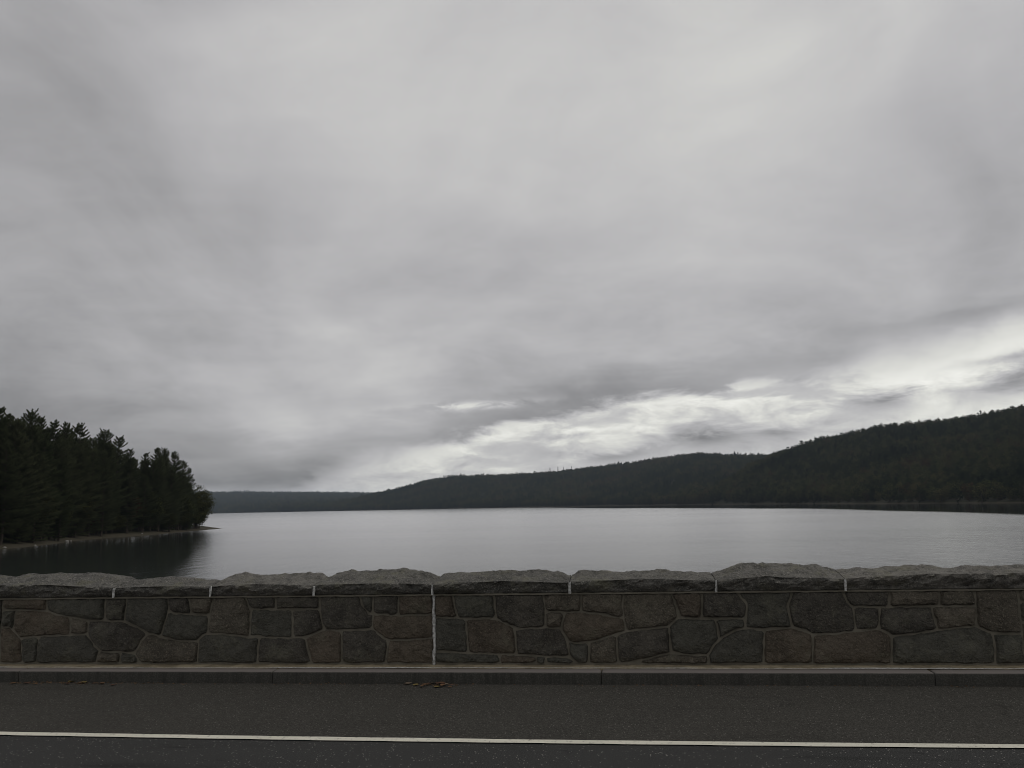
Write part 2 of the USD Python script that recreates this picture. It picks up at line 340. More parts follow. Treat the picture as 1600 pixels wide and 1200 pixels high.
az_grid = np.concatenate([np.arange(-180, -50, 3), np.arange(-50, 40, 0.22), np.arange(40, 180.1, 2.5)])
az_grid[-1] = 180.0
A_ = np.radians(az_grid); S_ = shore_r(np.clip(az_grid, -60, 120))
cols = []
for a_, s_ in zip(az_grid, S_):
    near = np.array([0.5, 20, 45, 60, 80, 100, 120, 135.0]); e1 = min(430.0, s_ - 40)
    fine1 = np.linspace(146, e1, 100); mid = np.linspace(e1, s_ - 22, 12)[1:]; fine2 = s_ - 22 + 150 * np.linspace(0, 1, 80) ** 1.5
    cols.append(np.concatenate([near, fine1, mid, fine2[1:], fine2[-1] * (7450 / fine2[-1]) ** (np.arange(1, 101) / 100)]))
Rg = np.array(cols); X, Y = Rg * np.sin(A_)[:, None], Rg * np.cos(A_)[:, None]
n_, m_ = Rg.shape; i_, j_ = np.meshgrid(np.arange(n_ - 1), np.arange(m_ - 1), indexing="ij"); q_ = i_ * m_ + j_
F = np.stack([q_, q_ + 1, q_ + m_ + 1, q_ + m_], -1).reshape(-1, 4); F = np.vstack([F[:, [0, 1, 2]], F[:, [0, 2, 3]]])
V = np.stack([X, Y, terrain(X, Y)], -1).reshape(-1, 3); F = upward(V, F)
V_MAX = V[:, 2].max() + 45.0
obj("terrain", (V, F), M_GROUND, smooth=True, label="dark wooded ground of the shores and hills round the lake", kind="structure")

# ------------------------------------------------------------------ water
def water_material():
    N = Nodes(); pos = N.add("geometry", {}, "position")
    calm = N.add("attribute", {"attribute": "calm"}, "fac")
    streak = N.noise(N.mapped(pos, (0.004, 0.02, 1)), 1.0, 5.0, 0.6)
    patch = N.noise(N.mapped(pos, (0.02, 0.11, 1)), 1.0, 4.0, 0.6)
    ruffle = N.times(N.minus(1.0, N.times(calm, N.plus(0.88, N.times(patch, 0.1)))), N.plus(0.75, N.times(streak, 0.5)))
    far = N.step(N.add('vector_math', {'math_type': 'length', 'vector1': pos}, 'value'), 150.0, 1500.0)
    rough = N.plus(0.025, N.times(ruffle, N.mixf(far, 0.20, 0.115)))
    w1 = N.noise(N.mapped(pos, (0.8, 2.2, 1)), 1.0, 3.0, 0.55); w2 = N.noise(N.mapped(pos, (3.0, 7.0, 1)), 1.0, 2.0, 0.5)
    w3 = N.noise(N.mapped(pos, (0.32, 0.16, 1)), 1.0, 4.0, 0.6)
    h = N.times(N.plus(N.times(w1, 0.05), N.times(w2, 0.016), N.times(w3, 0.22)), N.plus(0.10, ruffle))
    nrm = N.add("bump", {"height": h, "strength": 1.0, "distance": 1.0}, "normal")
    gl = N.add("glossy_bsdf", {"color": (0.88, 0.88, 0.88), "distribution": "multi_ggx", "roughness": rough, "normal": nrm}, "BSDF")
    df = N.add("diffuse_bsdf", {"color": (0.012, 0.014, 0.013)}, "BSDF")
    return N.make("/World/Looks/lake_water", surface=N.add("mix_closure", {"fac": N.add("fresnel", {"IOR": 1.34}, "fac"), "closure1": df, "closure2": gl}, "closure"))


waz = np.concatenate([np.arange(-100, -50, 2.0), np.arange(-50, 40, 0.3), np.arange(40, 110.1, 2.0)])
wr = np.concatenate([[7, 12, 20, 30, 40], 50 * 1.035 ** np.arange(0, 142)])
X, Y, F = polar(waz, wr)
V = np.stack([X, np.maximum(Y, 9.0), np.full_like(X, WATER)], -1).reshape(-1, 3); F = upward(V, F)
keep = ~(np.all(V[F][:, :, 1] <= 9.001, axis=1)); F = F[keep]
used, F = np.unique(F, return_inverse=True); V, F = V[used], F.reshape(-1, 3)
lake = obj("lake", (V, F), water_material(), label="grey rippled reservoir water", kind="structure")
_r = np.hypot(V[:, 0], V[:, 1]); _az = np.degrees(np.arctan2(V[:, 0], V[:, 1]))
lee = tab(_az, [(-60, 9000), (-22, 9000), (-6, 1900), (-0.6, 1150), (9, 680), (17, 420), (25, 285), (40, 200), (120, 100)])
wob = 1 + 0.45 * (meshkit.fbm(np.stack([V[:, 0] / 160, V[:, 1] / 700, V[:, 0] * 0], -1), 3, 21) - 0.5)
calmR = np.clip((_r / (lee * wob) - 0.93) / 0.14, 0, 1)
dl = shapely.distance(RING_L, shapely.points(V[:, 0], V[:, 1]))
calmL = np.clip(1 - (dl - (35 + 40 * np.clip((-_az - 26) / 4, 0, 1))) / 70, 0, 1) * 0.95 * np.clip((345 - _r) / 60, 0, 1) * np.clip((-_az - 25.5) / 3.0, 0, 1)
side = 0.26 * np.clip((_az - 2) / 20, 0, 1) + 0.10 * np.clip((-_az - 14) / 12, 0, 1)
calm = np.maximum.reduce([calmR, calmL, side])
UsdGeom.PrimvarsAPI(lake).CreatePrimvar("calm", Sdf.ValueTypeNames.FloatArray, "vertex").Set(Vt.FloatArray.FromNumpy(calm.astype(np.float32)))

# ------------------------------------------------------------------ dam, road, kerb
def prism_x(section, x0, x1):                               # section: (y, z) outline, counter-clockwise seen from +x
    n = len(section); v = [(x, a, b) for x in (x0, x1) for a, b in section]
    f = [[i, (i + 1) % n, n + (i + 1) % n] for i in range(n)] + [[i, n + (i + 1) % n, n + i] for i in range(n)]
    f += [[0, i + 1, i] for i in range(1, n - 1)] + [[n, n + i, n + i + 1] for i in range(1, n - 1)]
    m = trimesh.Trimesh(np.array(v, float), np.array(f), process=False); m.fix_normals(); return m


def sheet(x0, x1, y0, y1, z, nx=2, ny=2):
    x, y = np.meshgrid(np.linspace(x0, x1, nx), np.linspace(y0, y1, ny), indexing="ij"); v = np.stack([x, y, np.full_like(x, z)], -1).reshape(-1, 3)
    f = [[i * ny + j, (i + 1) * ny + j, (i + 1) * ny + j + 1, i * ny + j + 1] for i in range(nx - 1) for j in range(ny - 1)]
    return v, np.array(f)


obj("dam_embankment", prism_x([(-14, -0.03), (-70, -30), (52, -30), (8.45, -0.03)], -250, 250), M_EMBANK, label="rock faced dam embankment that carries the road", kind="structure")
obj("verge", prism_x([(-13.8, -0.02), (-13.8, 0.06), (-5.0, 0.10), (-4.6, 0.0), (-4.6, -0.02)], -250, 250), M_GRASS, label="grass verge on the near side of the road", kind="structure")
obj("road", sheet(-250, 250, -4.55, 7.63, 0.0), M_ROAD, label="dark asphalt road lane with pale specks", kind="structure")
obj("road_shoulder", sheet(-250, 250, 5.86, 7.63, 0.004), M_SHOULDER, label="smooth brownish asphalt strip between white line and kerb", kind="structure")
xs = np.arange(-30, 30.01, 0.08); wob_ = lambda s: (meshkit.fbm(np.stack([xs * 2.3, xs * 0 + s, xs * 0], -1), 4, int(s)) - 0.5) * 0.010
bow = 0.0025 * np.clip(np.abs(xs + 0.9), 0, 6) ** 2
lo, hi = 5.795 + bow + wob_(1), 5.878 + bow + wob_(2)
v = np.vstack([np.stack([xs, lo, np.full_like(xs, 0.008)], 1), np.stack([xs, hi, np.full_like(xs, 0.008)], 1)]); n = len(xs)
f = np.array([[i, i + 1, n + i + 1, n + i] for i in range(n - 1)])
obj("lane_marking", (v, f), M_LINE, label="solid white painted line along the road edge", kind="structure")

kerb = UsdGeom.Xform.Define(stage, "/World/kerb"); data(kerb.GetPrim(), label="low grey granite kerb between road and wall", kind="structure")


def rough_box(x0, x1, y0, y1, z0, z1, bevel, amp, seed, nx=None, sub=1):
    """A stone block: bevelled section swept along x, its skin displaced by noise."""
    b = bevel
    sec = [(y0, z0), (y0, z0 + (z1 - z0) * 0.5), (y0, z1 - b), (y0 + b * 0.35, z1 - b * 0.35), (y0 + b, z1), (y0 + (y1 - y0) * 0.5, z1), (y1 - b, z1), (y1, z1 - b), (y1, z0)]
    nx = nx or max(3, int((x1 - x0) / 0.12)); xs = np.concatenate([[x0], np.linspace(x0 + b, x1 - b, nx), [x1]]); m = len(sec)
    v = np.array([(x, a, c) for x in xs for a, c in sec], float)
    for k in (0, len(xs) - 1):
        e = v[k * m:(k + 1) * m]; cy, cz = (y0 + y1) / 2, (z0 + z1) / 2; e[:, 1] = cy + (e[:, 1] - cy) * (1 - b / (y1 - y0)); e[:, 2] = np.minimum(e[:, 2], z1 - b * 0.6)
    v[:, 1] += (meshkit.fbm(v * 9, 3, seed) - 0.5) * amp; v[:, 2] += (meshkit.fbm(v * 9 + 7, 3, seed + 1) - 0.5) * amp * (v[:, 2] > z0 + 0.01)
    f = []
    for i in range(len(xs) - 1):
        for j in range(m - 1): f.append([i * m + j, (i + 1) * m + j, (i + 1) * m + j + 1, i * m + j + 1])
    f = np.array(f); f = np.vstack([f[:, [0, 1, 2]], f[:, [0, 2, 3]]]).tolist()
    L = (len(xs) - 1) * m
    f += [[0, j + 1, j] for j in range(1, m - 1)] + [[L, L + j, L + j + 1] for j in range(1, m - 1)]
    t = trimesh.Trimesh(v, np.array(f), process=False); t.fix_normals(); return t


joints = [-17.2, -14.4, -11.5, -8.7, -5.866, -3.277, -0.209, 2.61, 5.5, 8.4, 11.2, 14.1, 17.0]
for i, (a, b) in enumerate(zip(joints[:-1], joints[1:])):
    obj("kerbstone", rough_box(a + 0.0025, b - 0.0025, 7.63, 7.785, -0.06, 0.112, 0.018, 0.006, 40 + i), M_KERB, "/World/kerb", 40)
obj("ledge", rough_box(-17.2, 17.0, 7.79, 8.03, -0.06, 0.108, 0.004, 0.010, 77, 200), M_LEDGE, smooth=40, label="narrow sandy strip between kerb and foot of wall", kind="structure")


def ragged_strip(length0, length1, across0, across1, depth, horizontal, seed, stepsize=0.012, amp=0.006, plane=7.985):
    """An irregular ribbon of mortar standing a little proud of a vertical face (or along it)."""
    s = np.arange(length0, length1 + 1e-6, stepsize); z = np.zeros_like(s)
    a = across0 + (meshkit.fbm(np.stack([s * 18, z, z], -1), 4, seed) - 0.5) * amp * 2; b = across1 + (meshkit.fbm(np.stack([s * 18, z + 5, z], -1), 4, seed + 9) - 0.5) * amp * 2
    pts = []
    for k, (t, off) in enumerate([(0.0, 0.0), (0.18, depth), (0.82, depth), (1.0, 0.0)]):
        c = a * (1 - t) + b * t; d = plane - off
        pts.append(np.stack([s, np.full_like(s, d), c], 1) if horizontal else np.stack([c, np.full_like(s, d), s], 1))
    v = np.concatenate(pts); n = len(s)
    f = np.array([[k * n + i, k * n + i + 1, (k + 1) * n + i + 1, (k + 1) * n + i] for k in range(3) for i in range(n - 1)])
    if not horizontal: f = f[:, ::-1]
    return v, f


s = np.arange(-16, 16, 0.03); z = np.zeros_like(s)
w = np.clip(0.010 + 0.05 * (meshkit.fbm(np.stack([s * 2.0, z, z], -1), 5, 8) - 0.42), 0.0015, 0.03)
v = np.vstack([np.stack([s, 7.788 - w * 0.5, z + 0.1155], 1), np.stack([s, 7.788 + w, z + 0.1165], 1)]); n = len(s)
obj("mortar_seam", (v, np.array([[i, i + 1, n + i + 1, n + i] for i in range(n - 1)])), M_PALE, "/World/kerb")

# ------------------------------------------------------------------ stone wall
WALL = thing("stone_wall", "low rubble stone parapet wall with rough coping along the road", "wall", (0, 0, 0))
data(stage.GetPrimAtPath(WALL), kind="thing")
STONES = [
[(-6.361, 0.479), (-6.361, 0.653), (-6.213, 0.646), (-6.225, 0.431), (-6.273, 0.472)],
[(-6.099, 0.115), (-6.361, 0.115), (-6.361, 0.479), (-6.273, 0.472), (-6.14, 0.366)],
[(-6.361, 0.653), (-6.361, 0.763), (-5.875, 0.763), (-5.864, 0.633)],
[(-5.945, 0.115), (-6.099, 0.115), (-6.14, 0.366), (-5.936, 0.382)],
[(-6.14, 0.366), (-6.225, 0.431), (-6.213, 0.646), (-5.872, 0.637), (-5.798, 0.604), (-5.601, 0.571), (-5.591, 0.394), (-5.927, 0.383)],
[(-5.875, 0.763), (-5.223, 0.763), (-5.221, 0.535), (-5.388, 0.538), (-5.798, 0.604), (-5.864, 0.633)],
[(-5.295, 0.115), (-5.945, 0.115), (-5.936, 0.382), (-5.407, 0.4), (-5.304, 0.279), (-5.264, 0.245)],
[(-5.401, 0.394), (-5.407, 0.4), (-5.591, 0.394), (-5.601, 0.571), (-5.395, 0.539)],
[(-5.032, 0.115), (-5.295, 0.115), (-5.264, 0.245), (-5.232, 0.231), (-5.04, 0.224)],
[(-5.223, 0.763), (-4.988, 0.763), (-5.002, 0.522), (-5.221, 0.535)],
[(-5.264, 0.245), (-5.304, 0.279), (-5.401, 0.394), (-5.395, 0.539), (-5.003, 0.522), (-4.736, 0.409), (-4.821, 0.33), (-4.836, 0.281), (-4.885, 0.217), (-5.232, 0.231)],
[(-4.819, 0.115), (-5.032, 0.115), (-5.04, 0.224), (-4.885, 0.217)],
[(-4.988, 0.763), (-4.546, 0.763), (-4.533, 0.634), (-4.607, 0.372), (-4.739, 0.41), (-5.002, 0.522)],
[(-4.208, 0.115), (-4.819, 0.115), (-4.885, 0.217), (-4.836, 0.281), (-4.821, 0.33), (-4.736, 0.409), (-4.6, 0.37), (-4.394, 0.331), (-4.224, 0.329), (-4.207, 0.344)],
[(-4.546, 0.763), (-4.324, 0.763), (-4.303, 0.649), (-4.274, 0.592), (-4.489, 0.602), (-4.534, 0.636)],
[(-4.158, 0.388), (-4.224, 0.329), (-4.394, 0.331), (-4.607, 0.372), (-4.534, 0.636), (-4.489, 0.602), (-4.097, 0.582), (-4.11, 0.403)],
[(-4.324, 0.763), (-4.052, 0.763), (-4.097, 0.582), (-4.274, 0.592), (-4.303, 0.649)],
[(-3.588, 0.115), (-4.208, 0.115), (-4.207, 0.344), (-4.158, 0.388), (-4.108, 0.404), (-3.94, 0.396), (-3.672, 0.365), (-3.616, 0.371), (-3.573, 0.368)],
[(-4.052, 0.763), (-3.726, 0.763), (-3.679, 0.648), (-3.662, 0.644), (-3.668, 0.366), (-3.94, 0.396), (-4.11, 0.403), (-4.097, 0.582)],
[(-3.726, 0.763), (-3.413, 0.763), (-3.404, 0.631), (-3.612, 0.632), (-3.679, 0.648)],
[(-3.572, 0.375), (-3.668, 0.366), (-3.662, 0.644), (-3.612, 0.632), (-3.233, 0.63), (-3.226, 0.359), (-3.573, 0.368)],
[(-3.033, 0.115), (-3.588, 0.115), (-3.573, 0.368), (-3.226, 0.359), (-3.098, 0.366)],
[(-3.413, 0.763), (-2.959, 0.763), (-2.952, 0.632), (-3.404, 0.631)],
[(-3.233, 0.63), (-2.952, 0.632), (-2.917, 0.475), (-2.891, 0.435), (-2.932, 0.428), (-3.078, 0.367), (-3.226, 0.359)],
[(-2.72, 0.115), (-3.033, 0.115), (-3.098, 0.366), (-3.078, 0.367), (-2.932, 0.428), (-2.884, 0.436), (-2.729, 0.429)],
[(-2.959, 0.763), (-2.549, 0.763), (-2.521, 0.657), (-2.448, 0.588), (-2.413, 0.58), (-2.425, 0.434), (-2.738, 0.429), (-2.891, 0.435), (-2.917, 0.475), (-2.951, 0.613)],
[(-2.549, 0.763), (-2.409, 0.763), (-2.413, 0.581), (-2.448, 0.588), (-2.521, 0.657)],
[(-2.292, 0.115), (-2.72, 0.115), (-2.729, 0.429), (-2.432, 0.436), (-2.383, 0.421), (-2.319, 0.36), (-2.259, 0.336)],
[(-2.409, 0.763), (-2.156, 0.763), (-2.16, 0.565), (-2.413, 0.581)],
[(-2.259, 0.336), (-2.319, 0.36), (-2.383, 0.421), (-2.425, 0.434), (-2.413, 0.581), (-2.16, 0.565), (-1.805, 0.578), (-1.804, 0.356), (-2.065, 0.338)],
[(-1.803, 0.115), (-2.292, 0.115), (-2.259, 0.336), (-2.065, 0.338), (-1.804, 0.356)],
[(-2.156, 0.763), (-1.806, 0.763), (-1.805, 0.578), (-2.16, 0.565)],
[(-1.806, 0.763), (-1.623, 0.763), (-1.574, 0.533), (-1.805, 0.548)],
[(-1.803, 0.229), (-1.805, 0.548), (-1.497, 0.533), (-1.472, 0.212)],
[(-1.173, 0.115), (-1.803, 0.115), (-1.803, 0.229), (-1.171, 0.202)],
[(-1.623, 0.763), (-1.219, 0.763), (-1.203, 0.525), (-1.218, 0.531), (-1.574, 0.533)],
[(-1.497, 0.533), (-1.218, 0.531), (-1.02, 0.445), (-1.013, 0.197), (-1.472, 0.212)],
[(-0.83, 0.115), (-1.173, 0.115), (-1.171, 0.202), (-0.828, 0.189)],
[(-1.219, 0.763), (-0.743, 0.763), (-0.725, 0.602), (-0.729, 0.447), (-1.005, 0.434), (-1.203, 0.525)],
[(-0.736, 0.115), (-0.83, 0.115), (-0.828, 0.189), (-0.734, 0.185)],
[(-1.02, 0.44), (-1.005, 0.434), (-0.729, 0.447), (-0.593, 0.439), (-0.549, 0.385), (-0.519, 0.292), (-0.51, 0.189), (-0.496, 0.172), (-1.013, 0.197)],
[(-0.585, 0.43), (-0.593, 0.439), (-0.729, 0.447), (-0.725, 0.595), (-0.541, 0.587)],
[(-0.444, 0.115), (-0.736, 0.115), (-0.734, 0.185), (-0.496, 0.172)],
[(-0.743, 0.763), (-0.378, 0.763), (-0.388, 0.585), (-0.725, 0.595)],
[(-0.333, 0.115), (-0.444, 0.115), (-0.51, 0.189), (-0.519, 0.292), (-0.549, 0.385), (-0.506, 0.329), (-0.446, 0.303), (-0.323, 0.315)],
[(-0.506, 0.329), (-0.585, 0.43), (-0.541, 0.587), (-0.392, 0.586), (-0.197, 0.567), (0.011, 0.522), (0.025, 0.408), (-0.266, 0.321), (-0.446, 0.303)],
[(-0.063, 0.115), (-0.333, 0.115), (-0.323, 0.315), (-0.266, 0.321), (-0.062, 0.381)],
[(-0.378, 0.763), (0.018, 0.763), (0.004, 0.657), (0.011, 0.522), (-0.197, 0.567), (-0.388, 0.585)],
[(-0.027, 0.115), (-0.063, 0.115), (-0.062, 0.381), (0.02, 0.408), (0.421, 0.453), (0.431, 0.213), (0.38, 0.207), (0.187, 0.158)],
[(0.018, 0.763), (0.457, 0.763), (0.521, 0.552), (0.507, 0.526), (0.421, 0.453), (0.025, 0.408), (0.011, 0.525), (0.004, 0.657)],
[(0.771, 0.115), (-0.027, 0.115), (0.187, 0.158), (0.38, 0.207), (0.438, 0.213), (0.627, 0.197), (0.757, 0.195), (0.765, 0.202)],
[(0.457, 0.763), (0.745, 0.763), (0.724, 0.519), (0.51, 0.531), (0.521, 0.552)],
[(0.421, 0.453), (0.513, 0.531), (0.746, 0.518), (0.848, 0.519), (0.875, 0.327), (0.819, 0.28), (0.787, 0.223), (0.757, 0.195), (0.627, 0.197), (0.431, 0.213)],
[(0.745, 0.763), (1.056, 0.763), (1.144, 0.644), (1.126, 0.52), (0.724, 0.519)],
[(1.254, 0.115), (0.771, 0.115), (0.765, 0.202), (0.787, 0.223), (0.819, 0.28), (0.911, 0.357), (1.03, 0.419), (1.129, 0.438), (1.284, 0.415)],
[(1.114, 0.435), (1.03, 0.419), (0.911, 0.357), (0.875, 0.327), (0.848, 0.519), (1.126, 0.52)],
[(1.056, 0.763), (1.563, 0.763), (1.502, 0.633), (1.538, 0.437), (1.285, 0.424), (1.284, 0.415), (1.115, 0.44), (1.144, 0.644)],
[(1.69, 0.115), (1.254, 0.115), (1.284, 0.415), (1.325, 0.426), (1.537, 0.437), (1.641, 0.411), (1.709, 0.375)],
[(1.563, 0.763), (2.001, 0.763), (2.026, 0.677), (2.084, 0.606), (2.087, 0.401), (1.905, 0.381), (1.709, 0.375), (1.641, 0.411), (1.538, 0.437), (1.502, 0.633)],
[(2.369, 0.115), (1.69, 0.115), (1.709, 0.375), (1.905, 0.381), (2.284, 0.427), (2.395, 0.362)],
[(2.287, 0.425), (2.087, 0.401), (2.084, 0.606), (2.074, 0.617), (2.313, 0.612)],
[(2.001, 0.763), (2.405, 0.763), (2.392, 0.611), (2.074, 0.617), (2.026, 0.677)],
[(2.395, 0.362), (2.287, 0.425), (2.313, 0.612), (2.755, 0.62), (2.792, 0.41), (2.568, 0.375)],
[(2.405, 0.763), (2.838, 0.763), (2.825, 0.622), (2.392, 0.611)],
[(3.24, 0.115), (2.369, 0.115), (2.395, 0.362), (2.568, 0.375), (2.775, 0.409), (3.116, 0.441), (3.167, 0.412), (3.245, 0.38), (3.258, 0.254)],
[(3.116, 0.441), (2.792, 0.41), (2.755, 0.62), (3.132, 0.612)],
[(2.838, 0.763), (3.135, 0.763), (3.132, 0.612), (2.825, 0.622)],
[(3.135, 0.763), (3.494, 0.763), (3.494, 0.375), (3.244, 0.38), (3.167, 0.412), (3.116, 0.441), (3.132, 0.612)],
[(3.494, 0.375), (3.494, 0.115), (3.24, 0.115), (3.258, 0.254), (3.245, 0.38)]]
Z0, Z1, FACE = 0.115, 0.7635, 7.990
obj("mortar_core", trimesh.creation.box(bounds=[[-16.2, FACE, -0.05], [13.3, 8.31, Z1 - 0.002]]), M_MORTAR, WALL)


def wall_stone(outline, seed):
    rng = np.random.default_rng(seed)
    p = Polygon(outline).buffer(-0.0098, join_style=2)
    if p.geom_type != "Polygon": p = max(p.geoms, key=lambda g: g.area)
    if p.is_empty or p.area < 4e-4: return None
    rr = min(0.008, 0.08 * math.sqrt(p.area))
    p = p.buffer(-rr).buffer(rr * 0.96) if not p.buffer(-rr).is_empty else p
    if p.geom_type != "Polygon": p = max(p.geoms, key=lambda g: g.area)
    L = p.exterior.length; nb = max(12, int(L / 0.035))
    ring = np.array([p.exterior.interpolate(t * L / nb).coords[0] for t in range(nb)])
    if Polygon(ring).exterior.is_ccw is False: ring = ring[::-1]
    ring += (meshkit.fbm(np.column_stack([ring * 22, np.full(nb, seed)]), 2, seed)[:, None] - 0.5) * 0.020
    P = Polygon(ring)
    if not P.is_valid: P = p; 
    x0, y0, x1, y1 = P.bounds; g = 0.042
    gx, gy = np.meshgrid(np.arange(x0 + g / 2, x1, g), np.arange(y0 + g / 2, y1, g)); q = np.column_stack([gx.ravel(), gy.ravel()]) + rng.uniform(-0.3, 0.3, (gx.size, 2)) * g
    q = q[shapely.contains_xy(P.buffer(-0.012), q[:, 0], q[:, 1])]
    inner = np.array(ring) ; c = np.array(P.centroid.coords[0]); inset = np.array([P.buffer(-0.011).exterior.interpolate(t / nb, normalized=True).coords[0] for t in range(nb)]) if not P.buffer(-0.011).is_empty and P.buffer(-0.011).geom_type == "Polygon" else inner * 0.9 + c * 0.1
    pts = np.vstack([ring, inset, q]); tri = Delaunay(pts).simplices
    cen = pts[tri].mean(1); tri = tri[shapely.contains_xy(P, cen[:, 0], cen[:, 1])]
    d = shapely.distance(P.exterior, shapely.points(pts[:, 0], pts[:, 1]))
    bulge = rng.uniform(0.010, 0.036); size = max(0.03, math.sqrt(p.area) * 0.28)
    tilt = rng.uniform(-0.06, 0.06, 2)
    n3 = np.column_stack([pts * 7.0, np.full(len(pts), seed * 1.7)]); n4 = np.column_stack([pts * 19.0, np.full(len(pts), seed * 2.3)])
    ridge = 1 - np.abs(meshkit.fbm(n3, 3, seed) - 0.5) * 2
    dep = 0.012 + bulge * np.sqrt(np.clip(d / size, 0, 1)) + (ridge - 0.6) * 0.052 * np.clip(d / 0.03, 0, 1) + (meshkit.noise(n4, seed) - 0.5) * 0.016 * np.clip(d / 0.015, 0, 1) + ((pts - c) @ tilt) * np.clip(d / 0.02, 0, 1)
    dep = np.maximum(dep, 0.004); dep[:nb] = 0.003
    front = np.column_stack([pts[:, 0], FACE - dep, pts[:, 1]]); back = np.column_stack([ring[:, 0], np.full(nb, FACE + 0.04), ring[:, 1]])
    o = len(pts); idx = np.arange(nb); nx = (idx + 1) % nb
    f = np.vstack([tri, np.column_stack([idx, nx, o + nx]), np.column_stack([idx, o + nx, o + idx])])
    t = trimesh.Trimesh(np.vstack([front, back]), f, process=False)
    a = t.face_normals[: len(tri), 1].mean()
    if a > 0: f[: len(tri)] = f[: len(tri)][:, ::-1]
    # side faces outward
    sn = np.cross(t.vertices[f[len(tri):, 1]] - t.vertices[f[len(tri):, 0]], t.vertices[f[len(tri):, 2]] - t.vertices[f[len(tri):, 0]])
    out = t.vertices[f[len(tri):]].mean(1) - np.array([c[0], FACE, c[1]]); out[:, 1] = 0
    bad = (sn * out).sum(1) < 0; f[len(tri):][bad] = f[len(tri):][bad][:, ::-1]
    return trimesh.Trimesh(t.vertices, f, process=False)


SPAN = 9.855
k = 0
for shift in (0, -SPAN, SPAN):
    for i, o in enumerate(STONES):
        m = wall_stone([(a + shift, b) for a, b in o], 100 + i + int(shift * 10) % 977)
        if m is not None: obj("stone", m, M_STONE[int(RNG.integers(0, 4))], WALL, 20)

# coping
CJ = [-16.2, -14.9, -13.6, -12.3, -10.9, -9.6, -8.2, -6.75, -5.092, -4.058, -2.987, -1.804, -0.485, 0.863, 2.008, 3.95, 5.3, 6.5, 7.8, 9.2, 10.4, 11.8, 13.3]
SIL = [(-6.67, 0.98), (-6.367, 0.963), (-6.106, 0.98), (-5.883, 0.984), (-5.551, 0.98), (-5.257, 0.95), (-5.096, 0.915), (-5.066, 0.908), (-4.822, 0.925), (-4.715, 0.937), (-4.379, 0.913), (-4.11, 0.904), (-4.075, 0.923), (-3.866, 0.973), (-3.656, 0.940), (-3.414, 0.954), (-3.194, 0.964), (-3.036, 0.936), (-2.981, 0.915), (-2.954, 0.923), (-2.798, 0.969), (-2.393, 0.967), (-2.226, 0.978), (-1.927, 0.961), (-1.809, 0.909), (-1.795, 0.909), (-1.696, 0.939), (-1.078, 0.95), (-0.757, 0.953), (-0.63, 0.954), (-0.51, 0.906), (-0.485, 0.906), (-0.408, 0.936), (0.187, 0.937), (0.557, 0.942), (0.801, 0.939), (0.873, 0.908), (0.885, 0.907), (0.923, 0.931), (1.047, 0.984), (1.169, 1.001), (1.348, 0.992), (1.526, 0.972), (1.764, 0.98), (1.853, 0.985), (1.938, 0.942), (1.997, 0.930), (2.008, 0.930), (2.231, 0.944), (2.579, 0.946), (2.866, 0.954), (3.319, 0.942), (3.71, 0.942)]
FRONT = [(-6.8, 0.905), (-5.8, 0.905), (-5.11, 0.865), (-5.07, 0.862), (-4.6, 0.880), (-4.08, 0.868), (-4.0, 0.872), (-3.59, 0.888), (-3.0, 0.865), (-2.9, 0.872), (-2.28, 0.884), (-1.83, 0.865), (-1.77, 0.87), (-1.15, 0.888), (-0.51, 0.868), (-0.45, 0.872), (0.17, 0.895), (0.84, 0.868), (0.9, 0.872), (1.34, 0.905), (1.98, 0.872), (2.04, 0.876), (2.73, 0.905), (3.6, 0.905)]


